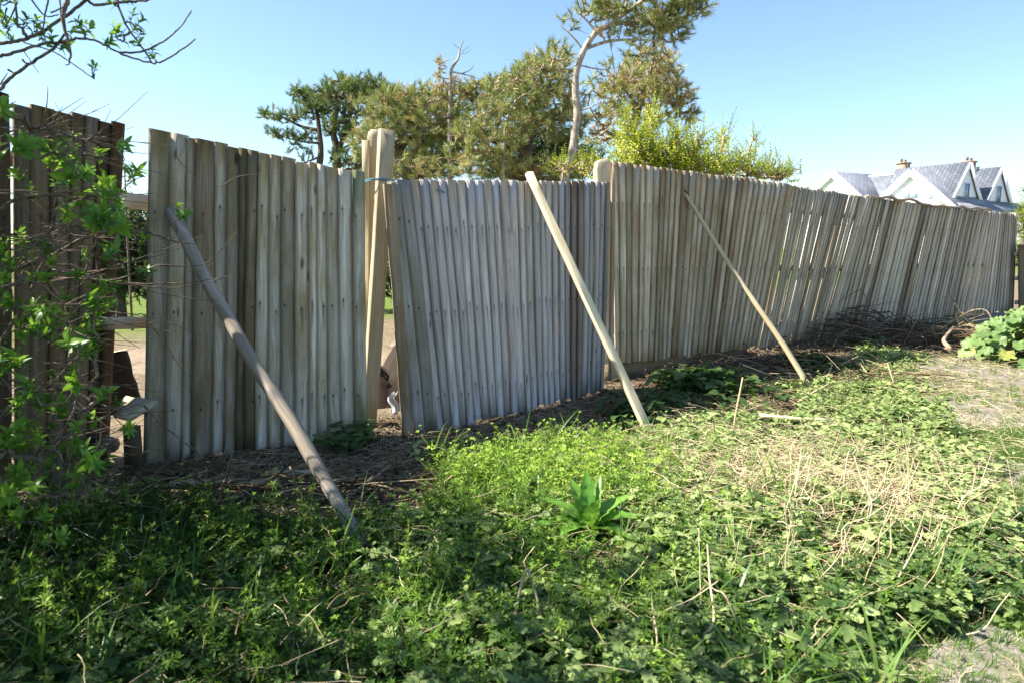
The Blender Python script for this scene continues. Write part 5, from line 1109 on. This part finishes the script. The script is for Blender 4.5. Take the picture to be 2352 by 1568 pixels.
def quadpart(name, faces, mat, parent=house, uvs=None, th=None):
    V = []; F = []; U = []
    for f in faces:
        i = len(V); V += [np.asarray(p) for p in f]; F.append(list(range(i, i + len(f))))
        e1 = nz(f[1] - f[0]); nrm = nz(np.cross(f[1] - f[0], f[-1] - f[0])); e2 = np.cross(nrm, e1)
        U += [((p - f[0]).dot(e1), (p - f[0]).dot(e2)) for p in f]
    by = {}
    for f in F: by.setdefault(len(f), []).append(f)
    off = np.array(house.location)
    o = mesh_np(name, np.array(V) - (off if parent is not house else 0) + (off if False else 0), [np.array(v) for v in by.values()], mat, None if parent is None else None, uv=np.array(U))
    o.parent = parent
    if parent is house: o.data.transform(__import__('mathutils').Matrix.Translation(-Vector(house.location)))
    if th: m = o.modifiers.new('s', 'SOLIDIFY'); m.thickness = th; m.offset = 0
    return o
def hb(name, u0, u1, v0, v1, z0, z1, mat, parent=house):
    c = H((u0 + u1) / 2, (v0 + v1) / 2, (z0 + z1) / 2); V, F = box_vf(c, hu * (u1 - u0) / 2, hv * (v1 - v0) / 2, hz_ * (z1 - z0) / 2)
    o = mesh_np(name, V - np.array(house.location), F, mat); o.parent = parent; return o
def front_gable(uc, hw, apex, slope, v0, depth, over=.22, rail=False):
    """gable facing the front (-v); ridge runs back along v"""
    dz = slope; ez = apex - hw * dz
    w = quadpart('wall', [[H(uc - hw + .3, v0, 0), H(uc + hw - .3, v0, 0), H(uc + hw - .3, v0, ez + .1), H(uc, v0, apex - .35), H(uc - hw + .3, v0, ez + .1)]], M_WHITE)
    for s in (-1, 1):
        rf = quadpart('roof', [[H(uc, v0 - over, apex), H(uc + s * (hw + .35), v0 - over, apex - (hw + .35) * dz), H(uc + s * (hw + .35), v0 + depth, apex - (hw + .35) * dz), H(uc, v0 + depth, apex)][::s]], M_SLATE, th=.10)
        a, b_ = H(uc, v0 - over - .03, apex - .16), H(uc + s * (hw + .4), v0 - over - .03, apex - .16 - (hw + .4) * dz)
        V, F = box_vf((a + b_) / 2, (b_ - a) / 2, hv * .04, np.cross(nz(b_ - a), hv) * .26); o = mesh_np('bargeboard', V - np.array(house.location), F, M_TRIM); o.parent = house
    return ez
def side_gable(vc, hw, apex, slope, u1, length, ua):
    """gable facing +u; ridge runs back along -u"""
    ez = apex - hw * slope
    quadpart('wall', [[H(u1, vc - hw + .25, 0), H(u1, vc + hw - .25, 0), H(u1, vc + hw - .25, ez), H(u1, vc, apex - .3), H(u1, vc - hw + .25, ez)]], M_WHITE)
    for s in (-1, 1):
        quadpart('roof', [[H(u1 + .14, vc, apex), H(u1 + .14, vc + s * (hw + .3), apex - (hw + .3) * slope), H(u1 - length, vc + s * (hw + .3), apex - (hw + .3) * slope), H(u1 - length, vc, apex)][::-s]], M_SLATE, th=.10)
        a, b_ = H(u1 + .17, vc, apex - .12), H(u1 + .17, vc + s * (hw + .33), apex - .12 - (hw + .33) * slope)
        V, F = box_vf((a + b_) / 2, (b_ - a) / 2, hu * .03, np.cross(nz(b_ - a), hu) * .17); o = mesh_np('bargeboard', V - np.array(house.location), F, M_TRIM); o.parent = house
def wnd(u0, u1, v, z0, z1, face='f', bars=1):
    if face == 'f': fr = hb('window', u0, u1, v - .06, v + .02, z0, z1, M_TRIM)
    else: fr = hb('window', v - .02, v + .06, u0, u1, z0, z1, M_TRIM)
    n = bars + 1
    for k in range(n):
        a = u0 + .08 + (u1 - u0 - .08) * k / n; b_ = u0 + (u1 - u0 - .08) * (k + 1) / n
        if face == 'f': hb('pane', a, b_, v - .075, v - .063, z0 + .09, z1 - .09, M_GLASS, fr)
        else: hb('pane', v + .063, v + .075, a, b_, z0 + .09, z1 - .09, M_GLASS, fr)
hb('wall', -12.2, -1.5, .5, 8.5, 0, 4.6, M_WHITE)
front_gable(-3.6, 3.3, 7.2, .88, 0, 6.0); wnd(-4.2, -3.0, 0, 4.9, 6.0); wnd(-5.3, -4.5, 0, 4.7, 5.4, bars=0); wnd(-2.7, -1.9, 0, 4.7, 5.4, bars=0)
front_gable(-10.7, 3.2, 7.75, .82, .6, 6.0); wnd(-11.3, -10.1, .6, 5.5, 6.6)
quadpart('roof', [[H(-12.5, 2.0, 4.6), H(-1.5, 2.0, 4.6), H(-1.5, 5.2, 7.5), H(-12.5, 5.2, 7.5)]], M_SLATE, th=.1)
hb('ridge_tile', -10.5, -3.6, 5.1, 5.3, 7.5, 7.62, M_TRIM)
side_gable(3.0, 2.1, 7.7, 1.4, -1.2, 5.5, 0); wnd(2.6, 3.4, -1.2, 4.8, 6.2, 's', 0)
side_gable(7.7, 2.1, 7.6, 1.4, -1.2, 6.0, 0); wnd(7.3, 8.1, -1.2, 4.8, 6.2, 's', 0)
quadpart('roof', [[H(.6, .6, 3.8), H(.6, 10.4, 3.8), H(-1.1, 10.4, 4.9), H(-1.1, .6, 4.9)]], M_SLATE, th=.08)
hb('wall', -4, -1.35, .9, 10.2, 0, 3.9, M_WHITE)
bal = hb('balcony', -5.6, -1.8, -1.35, -.1, 3.75, 3.95, M_TRIM)
hb('handrail', -5.6, -1.8, -1.35, -1.25, 4.85, 4.95, M_TRIM, bal)
for i in range(26): hb('baluster', -5.6 + i * .15, -5.52 + i * .15, -1.34, -1.28, 3.95, 4.85, M_TRIM, bal)
for k in range(6): hb('baluster', -1.86, -1.8, -1.3 + k * .22, -1.22 + k * .22, 3.95, 4.85, M_TRIM, bal)
def chimney(u, v, z0, z1, w, pot=True):
    c = hb('chimney', u - w, u + w, v - .4, v + .4, z0, z1, M_BRICK); hb('chimney_cap', u - w - .08, u + w + .08, v - .48, v + .48, z1, z1 + .12, M_BRICK, c)
    for k in (-.35, .3):
        g = Geo(); p = H(u + k * w * 1.4, v, z1 + .1) - np.array(house.location); add_tube(g, [p, p + [0, 0, .35 if k < 0 else .25]], .12, .10, 8); o = g.build('chimney_pot', M_BARKD); o.parent = c
chimney(-7.6, 5.4, 7.1, 8.35, .36); chimney(-3.4, 7.4, 7.0, 8.15, .34)
